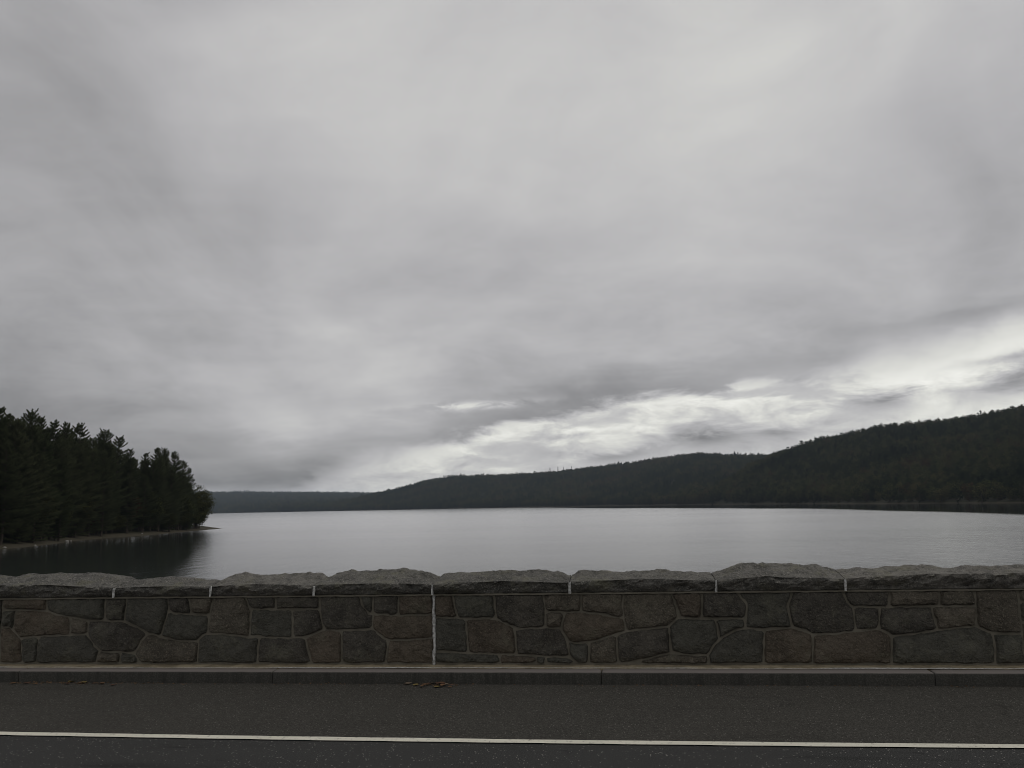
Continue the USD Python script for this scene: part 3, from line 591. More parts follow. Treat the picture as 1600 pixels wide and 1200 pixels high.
def coping(x0, x1, seed):
    nx = max(16, int((x1 - x0) / 0.022)); g = 0.005
    xs = np.linspace(x0 + g, x1 - g, nx); e = np.minimum(xs - x0, x1 - xs)
    if x0 > -6.8 and x1 < 4.2: back = np.interp(xs, [p[0] for p in SIL], [p[1] for p in SIL]); fr = np.interp(xs, [p[0] for p in FRONT], [p[1] for p in FRONT])
    else:
        q = np.stack([xs * 2.2, xs * 0 + seed, xs * 0], -1); back = 0.955 + (meshkit.fbm(q, 3, seed) - 0.5) * 0.09 - 0.05 * np.clip(1 - e / 0.08, 0, 1); fr = 0.89 + (meshkit.fbm(q + 9, 3, seed) - 0.5) * 0.04 - 0.03 * np.clip(1 - e / 0.06, 0, 1)
    rows = []
    yb, yf, zb = 8.37, 7.912, 0.772
    for u in np.linspace(0, 1, 9): rows.append((yf + 0.058 * (1 - u) ** 1.2 - 0.014 * math.sin(math.pi * u), zb + (fr - zb) * u, 1.0 if 0.05 < u < 0.9 else 0.45))
    for u in np.linspace(0, 1, 19)[1:]:
        rows.append((yf + 0.004 + (8.30 - yf - 0.004) * u, fr * (1 - u ** 0.8) + back * u ** 0.8, 1.0 if u > 0.12 else 0.5))
    for u in (0.5, 1.0): rows.append((8.30 + 0.07 * u, back - 0.03 * u, 0.9))
    for u in (0.4, 0.7, 1.0): rows.append((yb, back - 0.03 + (zb - back + 0.03) * u, 0.4))
    m = len(rows); v = np.zeros((nx, m, 3))
    for j, (yy, zz, _) in enumerate(rows): v[:, j, 0], v[:, j, 1], v[:, j, 2] = xs, yy, zz
    P = v.reshape(-1, 3); amp = np.tile([r[2] for r in rows], nx)
    edge = np.clip(np.repeat(e, m) / 0.03, 0.15, 1); bottom = np.clip((P[:, 2] - zb) / 0.03, 0, 1)
    rid = np.abs(meshkit.fbm(P * np.array([3.2, 5.0, 7.0]) + seed * 3.1, 4, seed) - 0.5) * 2
    chunk = np.floor(meshkit.fbm(P * np.array([4.0, 6.0, 6.0]) + seed, 2, seed + 3) * 7) / 7 - 0.5
    fine = meshkit.fbm(P * 26.0, 3, seed + 5) - 0.5
    disp = (-(rid - 0.22) * 0.085 + chunk * 0.075 + fine * 0.040) * amp * edge
    facing = np.tile([1.0] * 8 + [0.6] + [0.2] * (m - 9), nx)
    P = P.copy(); P[:, 1] -= disp * facing * bottom * 1.1; P[:, 2] += disp * (1 - facing * 0.75) * bottom * 0.75
    P[:, 0] += (meshkit.fbm(P * 11.0 + 40, 2, seed + 8) - 0.5) * 0.010 * bottom
    f = []
    i, j = np.meshgrid(np.arange(nx - 1), np.arange(m), indexing="ij"); a = i * m + j; b = i * m + (j + 1) % m
    q = np.stack([a, a + m, b + m, b], -1).reshape(-1, 4); f = np.vstack([q[:, [0, 1, 2]], q[:, [0, 2, 3]]])
    ends = []
    for base, flip in ((0, False), ((nx - 1) * m, True)):
        poly = Polygon(P[base:base + m, 1:]).buffer(0)
        cidx = len(P); P = np.vstack([P, [P[base:base + m].mean(0)]])
        for jj in range(m): ends.append([base + jj, base + (jj + 1) % m, cidx])
    t = trimesh.Trimesh(P, np.vstack([f, ends]), process=False); t.fix_normals(); return t


for i, (a, b) in enumerate(zip(CJ[:-1], CJ[1:])):
    obj("coping_stone", coping(a - 0.001, b + 0.001, 300 + i), M_COPING, WALL, 22)
for i, x in enumerate(CJ[1:-1]):
    top = float(np.interp(x, [p[0] for p in FRONT], [p[1] for p in FRONT])) if -6.8 < x < 3.6 else 0.86
    lean = [0.010, 0.006, 0.004, 0.0, 0.004, 0.004, 0.004][i % 7]
    v, f = ragged_strip(0.766, top + 0.006, x - 0.011, x + 0.011, 0.014, False, 500 + i, plane=7.912); v[:, 0] += (v[:, 2] - 0.766) / 0.11 * lean
    v2 = v.copy(); v2[:, 1] = 8.0; n = len(v)
    obj("joint_sealant", (v, f), M_PALE, WALL, label="pale whitish sealant in the joint between two coping stones")
v, f = ragged_strip(0.112, 0.765, -1.803 - 0.0145, -1.803 + 0.0145, 0.022, False, 601, amp=0.011, plane=7.978)
obj("joint_sealant", (v, f), M_PALE, WALL, label="white sealed expansion joint running the full height of the wall")
v, f = ragged_strip(-16, 13.2, 0.748, 0.768, 0.020, True, 611, 0.03, 0.005, plane=7.983)
obj("bed_joint", (v, f), M_MORTAR, WALL, label="pale mortar bed under the coping stones")

# ------------------------------------------------------------------ trees
def blades(base, direction, length, width, rng):
    """Narrow leaf-shaped triangles: (n,3) bases, unit directions."""
    n = len(base); side = np.cross(direction, rng.normal(size=(n, 3))); side /= np.linalg.norm(side, axis=1, keepdims=True) + 1e-9
    l, w = np.broadcast_to(length, n)[:, None], np.broadcast_to(width, n)[:, None]
    mid = base + direction * l * 0.45
    v = np.stack([base, mid + side * w / 2, base + direction * l, mid - side * w / 2], 1).reshape(-1, 3)
    i = np.arange(n)[:, None] * 4
    return v, np.vstack([i + [0, 1, 2], i + [0, 2, 3]])


def join(parts):
    vs, fs, o = [], [], 0
    for v, f in parts: vs.append(v); fs.append(f + o); o += len(v)
    return np.vstack(vs), np.vstack(fs)


def limb(points, r0, r1, sides=4):
    p = np.asarray(points, float); n = len(p); rad = np.linspace(r0, r1, n)
    t = np.gradient(p, axis=0); t /= np.linalg.norm(t, axis=1, keepdims=True) + 1e-9
    a = np.cross(t, [0.31, 0.17, 0.9]) + 1e-6; a /= np.linalg.norm(a, axis=1, keepdims=True); b = np.cross(t, a)
    an = np.arange(sides) * 2 * np.pi / sides
    v = p[:, None] + rad[:, None, None] * (np.cos(an)[None, :, None] * a[:, None] + np.sin(an)[None, :, None] * b[:, None])
    i, j = np.meshgrid(np.arange(n - 1), np.arange(sides), indexing="ij")
    q = np.stack([i * sides + j, i * sides + (j + 1) % sides, (i + 1) * sides + (j + 1) % sides, (i + 1) * sides + j], -1).reshape(-1, 4)
    return v.reshape(-1, 3), np.vstack([q[:, [0, 1, 2]], q[:, [0, 2, 3]]])


def pine(seed, H=28.0, spread=0.19, bare=0.06, ragged=0.35):
    """A white pine: whorls of limbs that sweep up towards the top, clothed in brush-like needle plumes."""
    rng = np.random.default_rng(seed); wood, leaf = [], []
    zz = np.linspace(0, H, 12); sway = np.column_stack([np.sin(zz * 0.13 + seed) * 0.25, np.cos(zz * 0.11 + seed) * 0.25, zz]); sway[0, :2] = 0
    wood.append(limb(sway, 0.0125 * H, 0.02, 7))
    z = bare * H
    while z < H * 0.985:
        u = z / H
        prof = spread * H * (min(1.0, 0.45 + 1.6 * u) if u < 0.35 else 1.0 - 0.82 * ((u - 0.35) / 0.65) ** 1.15)
        nb = rng.integers(5, 8) if u < 0.6 else rng.integers(5, 9); a0 = rng.uniform(0, 6.28)
        c = np.array([np.interp(z, sway[:, 2], sway[:, 0]), np.interp(z, sway[:, 2], sway[:, 1]), z])
        for b in range(nb):
            L = prof * rng.uniform(1 - ragged, 1 + ragged * 0.75)
            if L < 0.3: continue
            a = a0 + b * 6.283 / nb + rng.uniform(-0.35, 0.35); rise = np.interp(u, [0, 0.35, 0.65, 0.85, 1], [-0.18, 0.0, 0.22, 0.55, 1.25]) + rng.uniform(-0.14, 0.14)
            t = np.linspace(0, 1, 6); out = np.array([math.cos(a), math.sin(a), 0])
            P = c + out * (t * L / math.sqrt(1 + 0.5 * rise * rise))[:, None] + np.array([0, 0, 1]) * (L * (rise * t * 0.75 + 0.22 * t ** 2.2))[:, None]
            wood.append(limb(P[::2], 0.012 * L + 0.02, 0.012, 3))
            n = max(14, int(L * 30)); s = rng.uniform(0.22, 1.0, n) ** 0.85
            ax = np.stack([np.interp(s, t, P[:, k]) for k in range(3)], 1); tan = P[-1] - P[2]; tan /= np.linalg.norm(tan)
            # side twigs spread the plume sideways
            tw = np.cross(tan, [0, 0, 1]); tw /= np.linalg.norm(tw) + 1e-9
            lat = rng.normal(0, (0.16 if u < 0.5 else 0.115) * L * np.sin(np.pi * np.clip(s, 0, 0.97) ** 0.9) + 0.03, n); ax = ax + tw * lat[:, None] + tan * (np.abs(lat) * 0.5)[:, None]
            for q in range(5):
                d = tan * rng.uniform(0.5, 1.3, (n, 1)) + rng.normal(0, 0.42, (n, 3)) + np.array([0, 0, 0.22])
                d /= np.linalg.norm(d, axis=1, keepdims=True)
                leaf.append(blades(ax, d, rng.uniform(0.22, 0.46, n), rng.uniform(0.06, 0.11, n), rng))
        z += H * rng.uniform(0.022, 0.036)
    return join(wood), join(leaf)


def broadleaf(seed, H=16.0, R=4.6, low=0.12, clumps=90, leaves=46, leaf=0.42):
    """A leafy crown: clumps of leaf-sized faces scattered through an uneven volume, with gaps."""
    rng = np.random.default_rng(seed); wood, lf = [], []
    wood.append(limb([(0, 0, 0), (0.1, 0, H * 0.3), (0.2, 0.15, H * 0.62), (0.1, 0.2, H * 0.86)], 0.017 * H, 0.04, 6))
    lobes = [(rng.normal(0, 0.42, 3) * [R, R, H * 0.26], rng.uniform(0.5, 0.85)) for _ in range(7)]
    zc = H * (low + (1 - low) * 0.52)
    for k in range(clumps):
        o, s = lobes[rng.integers(0, 7)]
        d = rng.normal(size=3); d /= np.linalg.norm(d); rad = rng.uniform(0.55, 1.0) ** 0.5
        c = np.array([0, 0, zc]) + o * 0.75 + d * rad * s * np.array([R * 0.72, R * 0.72, H * (1 - low) * 0.34])
        c[2] = np.clip(c[2], H * low, H * 0.97)
        if k % 6 == 0: wood.append(limb([(0.1, 0.1, min(c[2] * 0.7, H * 0.6)), (c[0] * 0.5, c[1] * 0.5, c[2] * 0.88), tuple(c)], 0.09, 0.02, 3))
        p = c + rng.normal(0, 1, (leaves, 3)) * np.array([0.62, 0.62, 0.40]) * (R / 4.6) * 0.9
        dd = rng.normal(size=(leaves, 3)); dd[:, 2] *= 0.6; dd /= np.linalg.norm(dd, axis=1, keepdims=True)
        lf.append(blades(p, dd, leaf * rng.uniform(0.7, 1.3, leaves), leaf * 0.75 * rng.uniform(0.7, 1.3, leaves), rng))
    return join(wood), join(lf)


def tree_kind(name, wood, leaf, leaf_mat):
    path = kind_of(name)
    usdkit.mesh(stage, path + "/trunk", wood, M_BARK, False); usdkit.mesh(stage, path + "/crown", leaf, leaf_mat, False)
    return path


PINES = [(tree_kind(f"pine_kind_{i}", *pine(11 + i, 28.0, sp, ba, rg), M_PINE), 28.0) for i, (sp, ba, rg) in enumerate([(0.19, 0.05, 0.35), (0.165, 0.08, 0.45), (0.215, 0.04, 0.4), (0.15, 0.05, 0.5), (0.18, 0.12, 0.55)])]
EDGES = [(tree_kind(f"edge_tree_kind_{i}", *broadleaf(31 + i, 14.0, r, lo, 120, 48), mt), 14.0) for i, (r, lo, mt) in enumerate([(4.2, 0.02, M_EDGE), (3.6, 0.03, M_EDGE), (3.9, 0.05, M_RUST), (4.6, 0.02, M_EDGE)])]

TOPS = [(-62, 6.9), (-52, 6.8), (-46, 6.6), (-43, 6.3), (-41, 6.5), (-39.3, 6.42), (-38.82, 6.2), (-37.79, 6.17), (-37.34, 5.85), (-36.38, 5.75), (-35.82, 5.57), (-35.05, 5.54), (-34.53, 5.0), (-33.64, 5.07), (-33.08, 4.84), (-32.64, 4.7), (-32.14, 4.0), (-31.2, 3.8), (-30.64, 4.05), (-30.19, 4.02), (-29.61, 3.85), (-29.1, 3.4), (-28.7, 2.95), (-28.41, 2.5), (-28.08, 1.8), (-27.82, 1.0), (-27.65, 0.42)]


def shore_dist(az):
    a = math.radians(az); ray = LineString([(0, 0), (math.sin(a) * 900, math.cos(a) * 900)]).intersection(RING_L)
    pts = [ray] if ray.geom_type == "Point" else [g for g in getattr(ray, "geoms", []) if g.geom_type == "Point"]
    return min((math.hypot(p.x, p.y) for p in pts), default=None)


def spot(az, d): return d * math.sin(math.radians(az)), d * math.cos(math.radians(az))


def plant(az, d, H, kinds, name, label, category, group, width=1.0, rng=RNG):
    x, y = spot(az, d); z = float(terrain(np.array([x]), np.array([y]))[0]) - 0.25
    path, h0 = kinds[int(rng.integers(0, len(kinds)))]; s = H / h0
    return thing(name, label, category, (x, y, z), float(rng.uniform(0, 360)), (s * width, s * width, s), group, path)


rt = np.random.default_rng(5)
NAMED = [  # azimuth, top elevation, metres behind the shore, kind, width, label
 (-39.3, 6.42, 16, 1, 0.95, "tall dark pine cut by the left edge of the picture"),
 (-38.82, 6.17, 20, 3, 1.0, "thin spiky pine top just right of the leftmost pine"),
 (-37.75, 6.20, 15, 2, 0.85, "broad-headed pine with a split bushy top, highest on the left shore skyline"),
 (-37.25, 5.88, 24, 1, 0.8, "slender pine leaning against the broad-headed highest pine"),
 (-36.4, 5.78, 17, 3, 1.0, "narrow pine with a sharp tip in the middle of the left skyline row"),
 (-35.8, 5.60, 20, 0, 0.85, "blunt-topped pine between two sharp-tipped pines"),
 (-35.05, 5.58, 15, 4, 1.0, "pine with bare upswept plumes at the right end of the tall skyline row"),
 (-34.4, 4.70, 19, 0, 0.8, "short pine in the dip right of the tall row"),
 (-33.62, 5.15, 15, 2, 0.95, "spreading pine with fanned-out plumes standing free on the skyline"),
 (-32.85, 4.82, 20, 4, 1.05, "rounded pine joined to the right side of the fanned-out pine"),
 (-32.15, 4.05, 22, 0, 0.85, "sloping pine at the notch where the skyline drops"),
 (-31.25, 3.88, 16, 3, 0.95, "small pointed pine left of the last skyline group"),
 (-30.62, 4.10, 16, 1, 0.9, "tallest pine of the last skyline group near the point"),
 (-30.15, 4.05, 20, 2, 0.75, "bushy twin of the tallest pine in the last skyline group"),
 (-29.6, 3.88, 16, 0, 0.95, "pine at the right shoulder of the last skyline group"),
 (-29.05, 3.32, 14, 4, 0.95, "stepped-down pine on the slope towards the point"),
 (-28.65, 2.85, 13, 0, 0.9, "lower pine near the tip of the wooded point"),
]
for az, e, back, kind, wd, label in NAMED:
    d = shore_dist(az) + back; x, y = spot(az, d); z = float(terrain(np.array([x]), np.array([y]))[0])
    plant(az, d, (1.6 + d * math.tan(math.radians(e)) - z) * 1.0, [PINES[kind]], "pine_tree", label, "pine tree", None, wd, rt)
SHORT = ['the pine cut by the left picture edge', 'the leftmost thin spiky pine', 'the broad-headed highest pine', 'the slender leaning pine', 'the sharp-tipped narrow pine', 'the blunt-topped pine', 'the pine ending the tall row', 'the short pine in the dip', 'the free-standing fanned-out pine', 'the rounded pine beside the fanned-out one', 'the sloping pine at the notch', 'the small pointed pine', 'the tallest pine of the last group', 'the bushy twin pine', 'the pine at the right shoulder', 'the stepped-down pine', 'the lower pine near the tip']
# the stand behind and in front of them
for row, (back, step, drop) in enumerate([(9, 0.95, 1.9), (13, 1.0, 0.9), (24, 0.8, 0.45), (34, 0.9, 0.6), (48, 1.1, 0.8)]):
    az = -49.5 + row * 0.4
    while az < -28.3:
        a = az + rt.uniform(-0.3, 0.3); az += step
        sd = shore_dist(a)
        if sd is None: continue
        d = sd + back + rt.uniform(-2, 3); x, y = spot(a, d)
        if not shapely.contains_xy(POLY_L, x, y): continue
        z = float(terrain(np.array([x]), np.array([y]))[0]); lim = min(np.interp([a - 0.5, a, a + 0.5], [t[0] for t in TOPS], [t[1] for t in TOPS])) - drop * rt.uniform(0.35, 1.2) * min(1, 0.25 + (-27.8 - a) / 6)
        H = min(1.6 + d * math.tan(math.radians(lim)) - z, 31)
        if H < 6: continue
        plant(a, d, H, PINES, "pine_tree", f"dark pine {['low in front of', 'in front of', 'just behind', 'deep behind', 'farthest behind'][row]} {SHORT[int(np.argmin([abs(a - q[0]) for q in NAMED]))]}", "pine tree", "pines massed on the left shore", rt.uniform(0.85, 1.15), rt)
# leafy trees and bushes along the water's edge
az = -49.0
while az < -27.9:
    a = az + rt.uniform(-0.25, 0.25); az += rt.uniform(0.5, 0.95)
    sd = shore_dist(a)
    if sd is None: continue
    lim = np.interp(a, [t[0] for t in TOPS], [t[1] for t in TOPS])
    d = sd + rt.uniform(12.0, 15.0); x, y = spot(a, d); z = float(terrain(np.array([x]), np.array([y]))[0])
    top = max(0.2, min(lim - 0.25, np.interp(a, [-46, -36, -31, -28], [2.4, 1.9, 1.6, 1.5]) * rt.uniform(0.45, 1.25)))
    H = max(3.0, 1.6 + d * math.tan(math.radians(top)) - z)
    ke = int(rt.integers(0, 4)); plant(a, d, min(H, 16), [EDGES[ke]], "shore_tree", f"{'rust tinted' if ke == 2 else 'olive green'} leafy tree above the beach below {SHORT[int(np.argmin([abs(a - q[0]) for q in NAMED]))]}", "tree", "leafy trees edging the left shore", rt.uniform(0.85, 1.3), rt)
for k, (a, e, back) in enumerate([(-28.25, 0.5, 12), (-28.1, 0.25, 11), (-27.95, 0.15, 12), (-28.6, 0.5, 12), (-29.2, 0.4, 12), (-30.1, 0.3, 12), (-31.5, 0.25, 12.5), (-33.0, 0.2, 12.5)]):
    d = shore_dist(a) + back; x, y = spot(a, d); z = float(terrain(np.array([x]), np.array([y]))[0])
    plant(a, d, max(3.0, 1.6 + d * math.tan(math.radians(e)) - z), [EDGES[k % 2 * 3]], 'shore_bush', 'low leafy bush at the foot of the trees on the left shore', 'bush', 'bushes at the foot of the left shore trees', 1.7, rt)
for a, e, back in [(-28.18, 1.75, 14), (-28.02, 0.95, 13)]:
    d = shore_dist(a) + back; x, y = spot(a, d); z = float(terrain(np.array([x]), np.array([y]))[0])
    plant(a, d, 1.6 + d * math.tan(math.radians(e)) - z + 0.8, [EDGES[3]] if e > 1 else [EDGES[0]], "shore_tree", "last rounded tree at the very tip of the wooded point" if e < 1 else "rounded tree just behind the last one on the point", "tree", None, 1.1, rt)

# ------------------------------------------------------------------ the wooded hills
def hill_tree(seed, H, R, clumps, leaves, leaf, conifer=False):
    rng = np.random.default_rng(seed); lf = []; wood = limb([(0, 0, 0), (0, 0, H * 0.5), (0.1, 0, H * 0.85)], 0.02 * H, 0.05, 3)
    for k in range(clumps):
        if conifer:
            u = rng.uniform(0.1, 1.0); a = rng.uniform(0, 6.28); rr = R * (1.05 - u) * rng.uniform(0.5, 1.1); c = np.array([math.cos(a) * rr, math.sin(a) * rr, u * H * 0.97])
        else:
            d = rng.normal(size=3); d[2] = d[2] if d[2] > 0 else d[2] * 0.9; d /= np.linalg.norm(d); rr = rng.uniform(0.55, 1.0)
            c = np.array([0, 0, H * 0.53]) + d * rr * np.array([R, R, H * 0.45])
        p = c + rng.normal(0, 0.16 * R + 0.1, (leaves, 3)); dd = rng.normal(size=(leaves, 3)); dd /= np.linalg.norm(dd, axis=1, keepdims=True)
        lf.append(blades(p, dd, leaf * rng.uniform(0.7, 1.3, leaves), leaf * 0.8 * rng.uniform(0.7, 1.3, leaves), rng))
    return wood, join(lf)


HILL_KINDS = []
for i in range(6):
    w, l = hill_tree(60 + i, 16.5 + i % 3, 4.2 if i != 2 else 3.0, 34, 10, 1.15, i == 2)
    HILL_KINDS.append((tree_kind(f"hill_tree_kind_{i}", w, l, M_FOREST[i]), 16.5 + i % 3))
# far shore, front rank: trees one can tell apart
rf = np.random.default_rng(9); front = []
a = 4.0
while a < 29:
    S = float(shore_r(a))
    for depth in (2.5, 8, 14):
        aa = a + rf.uniform(-0.15, 0.15); front.append((aa, float(shore_r(aa)) + depth + rf.uniform(-3, 4)))
    a += math.degrees(8.6 / S) * rf.uniform(0.8, 1.25) * (1.0 if a > 10 else 1.6)
WORD = {3: ("yellowing", "yellowing trees on the far right shore"), 4: ("rust tinted", "rust tinted trees on the far right shore")}
for aa, d in front[:300]:
    x, y = spot(aa, d); z = float(terrain(np.array([x]), np.array([y]))[0])
    while z < WATER + 0.35 and d < 5000: d += 1.5; x, y = spot(aa, d); z = float(terrain(np.array([x]), np.array([y]))[0])
    k = int(rf.choice(6, p=[0.29, 0.24, 0.08, 0.15, 0.07, 0.17])); path, h0 = HILL_KINDS[k]; s = rf.uniform(0.6, 1.15)
    word, grp = WORD.get(k, ("dark green", "dark green trees along the far right shore"))
    thing("shoreline_tree", f"{word} {'wide' if s > 0.9 else 'small'} tree on the far shore {'at the right edge of the picture' if aa > 21.5 else 'below the rising right hill' if aa > 15.5 else 'below the left slope of the right hill' if aa > 10.5 else 'below the notch between the hills'}", "tree", (x, y, z - 1.2), float(rf.uniform(0, 360)), (s * 1.2, s * 1.2, s * rf.uniform(0.85, 1.1)), grp, path)

# bare-topped trees that stand up from the far ridge
for i, (aa, e, lab) in enumerate([(-4.6, 2.50, "leftmost tall spindly tree standing above the far ridge line"), (-4.05, 2.55, "second spindly tree standing above the far ridge line"), (-3.65, 2.54, "middle spindly tree standing above the far ridge line"), (-3.1, 2.58, "rightmost spindly tree standing above the far ridge line")]):
    d = float(np.interp(aa, [p[0] for p in RIDGE_B], [p[1] for p in RIDGE_B])); x, y = spot(aa, d); z = float(terrain(np.array([x]), np.array([y]))[0])
    path, h0 = HILL_KINDS[2]; H = max(18.0, min(1.6 + d * math.tan(math.radians(e)) - z, 34.0)); thing("ridge_tree", lab, "tree", (x, y, z - 0.3), 40.0 * i, (H / h0 * 0.5, H / h0 * 0.5, H / h0), None, path)


def scatter(n, az0, az1, r_of, keep):
    a = RNG.uniform(az0, az1, n); r = r_of(a, RNG.uniform(0, 1, n)); x, y = r * np.sin(np.radians(a)), r * np.cos(np.radians(a)); z = terrain(x, y)
    ok = (z > WATER + 0.6) & keep(a, r); return np.column_stack([x, y, z])[ok]


def between(a, u, r0, r1): return np.sqrt(r0 ** 2 + u * (r1 ** 2 - r0 ** 2))


Sx = shore_r
Rx = lambda a, t: np.interp(a, [p[0] for p in t], [p[1] for p in t])
FOREST = UsdGeom.PointInstancer.Define(stage, "/World/hillside_forest")
data(FOREST.GetPrim(), label="far-off mixed forest covering the hills across the lake", kind="stuff")
pts = [scatter(9500, 4, 38, lambda a, u: between(a, u, Sx(a) + 10, Rx(a, RIDGE_A) + 120), lambda a, r: True),
       scatter(13000, -24, 14, lambda a, u: between(a, u, Sx(a) + 8, Rx(a, RIDGE_B) + 150), lambda a, r: True),
       scatter(2600, -27, 12, lambda a, u: Sx(a) + 3 + u * 50, lambda a, r: True),
       scatter(9000, -34, -12, lambda a, u: between(a, u, np.maximum(Sx(a) + 10, 3500), 6650), lambda a, r: True)]
size = [np.full(len(p), s) for p, s in zip(pts, (0.95, 1.15, 0.95, 1.7))]
pts, size = np.vstack(pts), np.concatenate(size)
# woods come in patches of kind and tone
patch = meshkit.fbm(pts / np.array([90, 90, 60.0]), 3, 4) + RNG.normal(0, 0.13, len(pts))
kind = np.digitize(patch, [0.20, 0.41, 0.53, 0.64, 0.75]); kind = np.array([2, 0, 5, 1, 3, 4])[kind]
UsdGeom.Scope.Define(stage, "/World/hillside_forest/prototypes")
targets = []
for i in range(6):
    p = UsdGeom.Xform.Define(stage, f"/World/hillside_forest/prototypes/tree_{i}"); p.GetPrim().GetReferences().AddInternalReference(HILL_KINDS[i][0]); targets.append(p.GetPath())
FOREST.CreatePrototypesRel().SetTargets(targets)
FOREST.CreateProtoIndicesAttr(Vt.IntArray.FromNumpy(kind.astype(np.int32)))
FOREST.CreatePositionsAttr(Vt.Vec3fArray.FromNumpy((pts - [0, 0, 1.0]).astype(np.float32)))
ang = RNG.uniform(0, np.pi, len(pts)); q = np.zeros((len(pts), 4)); q[:, 2] = np.sin(ang); q[:, 3] = np.cos(ang)
FOREST.CreateOrientationsAttr(Vt.QuathArray([Gf.Quath(float(w_), 0, 0, float(z_)) for z_, w_ in q[:, 2:]]))
sc = size * RNG.uniform(0.82, 1.12, len(pts)); FOREST.CreateScalesAttr(Vt.Vec3fArray.FromNumpy(np.column_stack([sc, sc, sc * RNG.uniform(0.85, 1.15, len(pts))]).astype(np.float32)))

# ------------------------------------------------------------------ shore stones, fallen leaves
M_ROCK = principled("shore_stone", lambda N, p: mixc(N, N.noise(p, 3.0, 5.0, 0.7), (0.14, 0.135, 0.125), (0.33, 0.32, 0.29)), 0.85, [(6, 0.05)], 0.3)


def boulder(seed, size):
    m = trimesh.creation.icosphere(2, 1.0); v = m.vertices * np.array([1.0, 0.8, 0.55]); n = meshkit.fbm(v * 1.3 + seed * 5, 3, seed)[:, None]
    v = v * (0.65 + 0.7 * n); v = np.round(v * 5) / 5 * 0.35 + v * 0.65
    return trimesh.Trimesh(v * size, m.faces, process=False)


for i, (az_, off, sz, lab) in enumerate([(-35.45, 2.0, 0.55, "pale boulder at the water line of the left shore where the beach begins"), (-35.25, 1.0, 0.35, "small stone right of the pale boulder on the left shore"), (-38.65, 1.5, 0.4, "pale stone low on the bank near the left edge of the picture"), (-37.1, 1.0, 0.3, "low stone in the dark bank between the two pale boulders"), (-31.3, 4.0, 0.3, "stone in the middle of the bare beach on the left shore"), (-26.75, 2.0, 0.3, "outermost stone at the end of the sand spit")]):
    d = shore_dist(az_) + off; x, y = spot(az_, d); z = max(float(terrain(np.array([x]), np.array([y]))[0]), WATER - 0.1)
    o = obj("shore_rock", boulder(i, sz), M_ROCK, smooth=35, label=lab, category="rock"); o.AddTranslateOp().Set(Gf.Vec3d(x, y, z + sz * 0.15))

M_LEAF = [principled(f"fallen_leaf_{i}", lambda N, p, c=c: mixc(N, N.noise(p, 60.0, 3.0), c, tuple(0.5 * v for v in c)), 0.7, None, 0.3) for i, c in enumerate([(0.16, 0.085, 0.04), (0.20, 0.15, 0.05), (0.10, 0.05, 0.03), (0.22, 0.17, 0.12)])]


def dry_leaf(seed, L=0.07):
    rng = np.random.default_rng(seed); t = np.array([0, 0.18, 0.42, 0.7, 0.88, 1.0]); w = np.array([0.02, 0.34, 0.46, 0.34, 0.16, 0.0]) * L; c1, c2 = rng.uniform(0.15, 0.55, 2); n = len(t)
    rows = [np.column_stack([t * L, s * w * (1 - 0.2 * c1), 0.004 + c2 * L * (t - 0.45) ** 2 * 1.4 + abs(s) * c1 * w * 0.9]) for s in (-1, 0, 1)]
    v = np.vstack(rows); f = [[r * n + i, r * n + i + 1, (r + 1) * n + i + 1, (r + 1) * n + i] for r in range(2) for i in range(n - 1)]
    f = np.array(f); f = np.vstack([f[:, [0, 1, 2]], f[:, [0, 2, 3]]])
    st = limb([(-0.3 * L, 0.02 * L, 0.006), (0, 0, 0.005), (0.4 * L, 0, 0.006)], 0.0012, 0.0008, 3)
    return (v, f), st


def leaf_thing(x, y, z, rot, seed, mat, label, group, L=0.06, tilt=0.0):
    blade, stalk = dry_leaf(seed, L); p = thing("fallen_leaf", label, "leaf", (x, y, z), rot, None, group)
    obj("blade", blade, mat, p); obj("stalk", stalk, M_BARK, p)


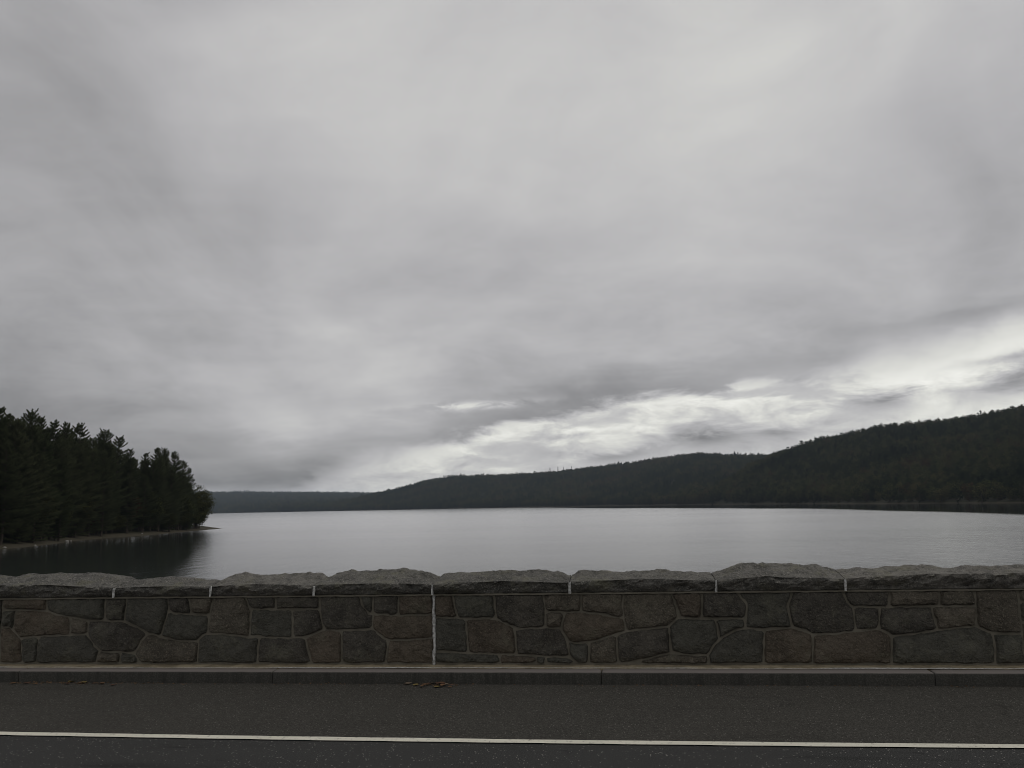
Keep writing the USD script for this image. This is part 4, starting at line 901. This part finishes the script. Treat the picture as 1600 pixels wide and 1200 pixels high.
rl = np.random.default_rng(3)
leaf_thing(-1.99, 7.585, 0.006, 20, 1, M_LEAF[3], "pale curled leaf lying alone left of the leaf cluster in the gutter", None, 0.065)
leaf_thing(-1.89, 7.52, 0.006, 75, 2, M_LEAF[1], "yellow leaf at the left end of the cluster under the wall joint", None, 0.065)
leaf_thing(-1.70, 7.49, 0.006, -15, 3, M_LEAF[1], "yellow leaf in the middle of the cluster under the wall joint", None, 0.06)
for k in range(12):
    t = k / 11; leaf_thing(-1.83 + 0.30 * t + rl.normal(0, 0.02), 7.535 + 0.035 * math.sin(t * 5) + rl.normal(0, 0.022), 0.006 + rl.uniform(0, 0.012), float(rl.uniform(0, 360)), 20 + k, M_LEAF[[0, 2, 0, 2, 3][k % 5]], "brown dead leaf in the cluster under the wall joint", "brown leaves clustered in the gutter", float(rl.uniform(0.035, 0.065)))
leaf_thing(-5.32, 7.60, 0.006, 40, 51, M_LEAF[1], "small yellow leaf in the gutter at the far left", None, 0.06)
leaf_thing(-5.12, 7.57, 0.006, 140, 52, M_LEAF[1], "bright yellow leaf right of the small one in the gutter at the far left", None, 0.065)
for k in range(8):
    leaf_thing(-5.75 + 0.13 * k + rl.normal(0, 0.05), 7.56 + rl.normal(0, 0.03), 0.006, float(rl.uniform(0, 360)), 60 + k, M_LEAF[[0, 2][k % 2]], "brown leaf strewn in the gutter at the far left", "brown leaves strewn at the far left gutter", float(rl.uniform(0.035, 0.06)))
M_DUST = principled("leaf_dust", lambda N, p: mixc(N, N.noise(p, 40.0, 4.0), (0.07, 0.045, 0.03), (0.13, 0.09, 0.055)), 0.95, None, 0.1)
parts = []
for cx, wx, n in [(-1.70, 0.22, 70), (-5.35, 0.45, 150), (-4.4, 0.5, 50), (0.8, 1.6, 60), (-2.7, 0.6, 40), (3.0, 1.0, 40)]:
    b = np.column_stack([rl.normal(cx, wx * 0.6, n), 7.605 - np.abs(rl.normal(0, 0.035, n)), np.full(n, 0.0065) + rl.uniform(0, 0.006, n)]); d = np.column_stack([rl.normal(size=(n, 2)), np.full(n, 0.1)]); d /= np.linalg.norm(d, axis=1, keepdims=True)
    parts.append(blades(b, d, rl.uniform(0.012, 0.03, n), rl.uniform(0.006, 0.014, n), rl))
obj("leaf_litter", join(parts), M_DUST, label="crumbled leaf bits and grit along the gutter", category="leaf litter", kind="stuff")

# ------------------------------------------------------------------ air
HAZE_DENSITY = 4.0e-5
N = Nodes(); hz = N.make("/World/Looks/haze", volume=N.add("principled_volume", {"color": (0.72, 0.85, 1.0), "density": HAZE_DENSITY, "anisotropy": 0.2}, "volume"))
top = float(V_MAX)
obj("haze", trimesh.creation.box(bounds=[[-7900, -7900, -33.0], [7900, 7900, top]]), hz, label="thin grey haze in the air over the lake", kind="stuff")
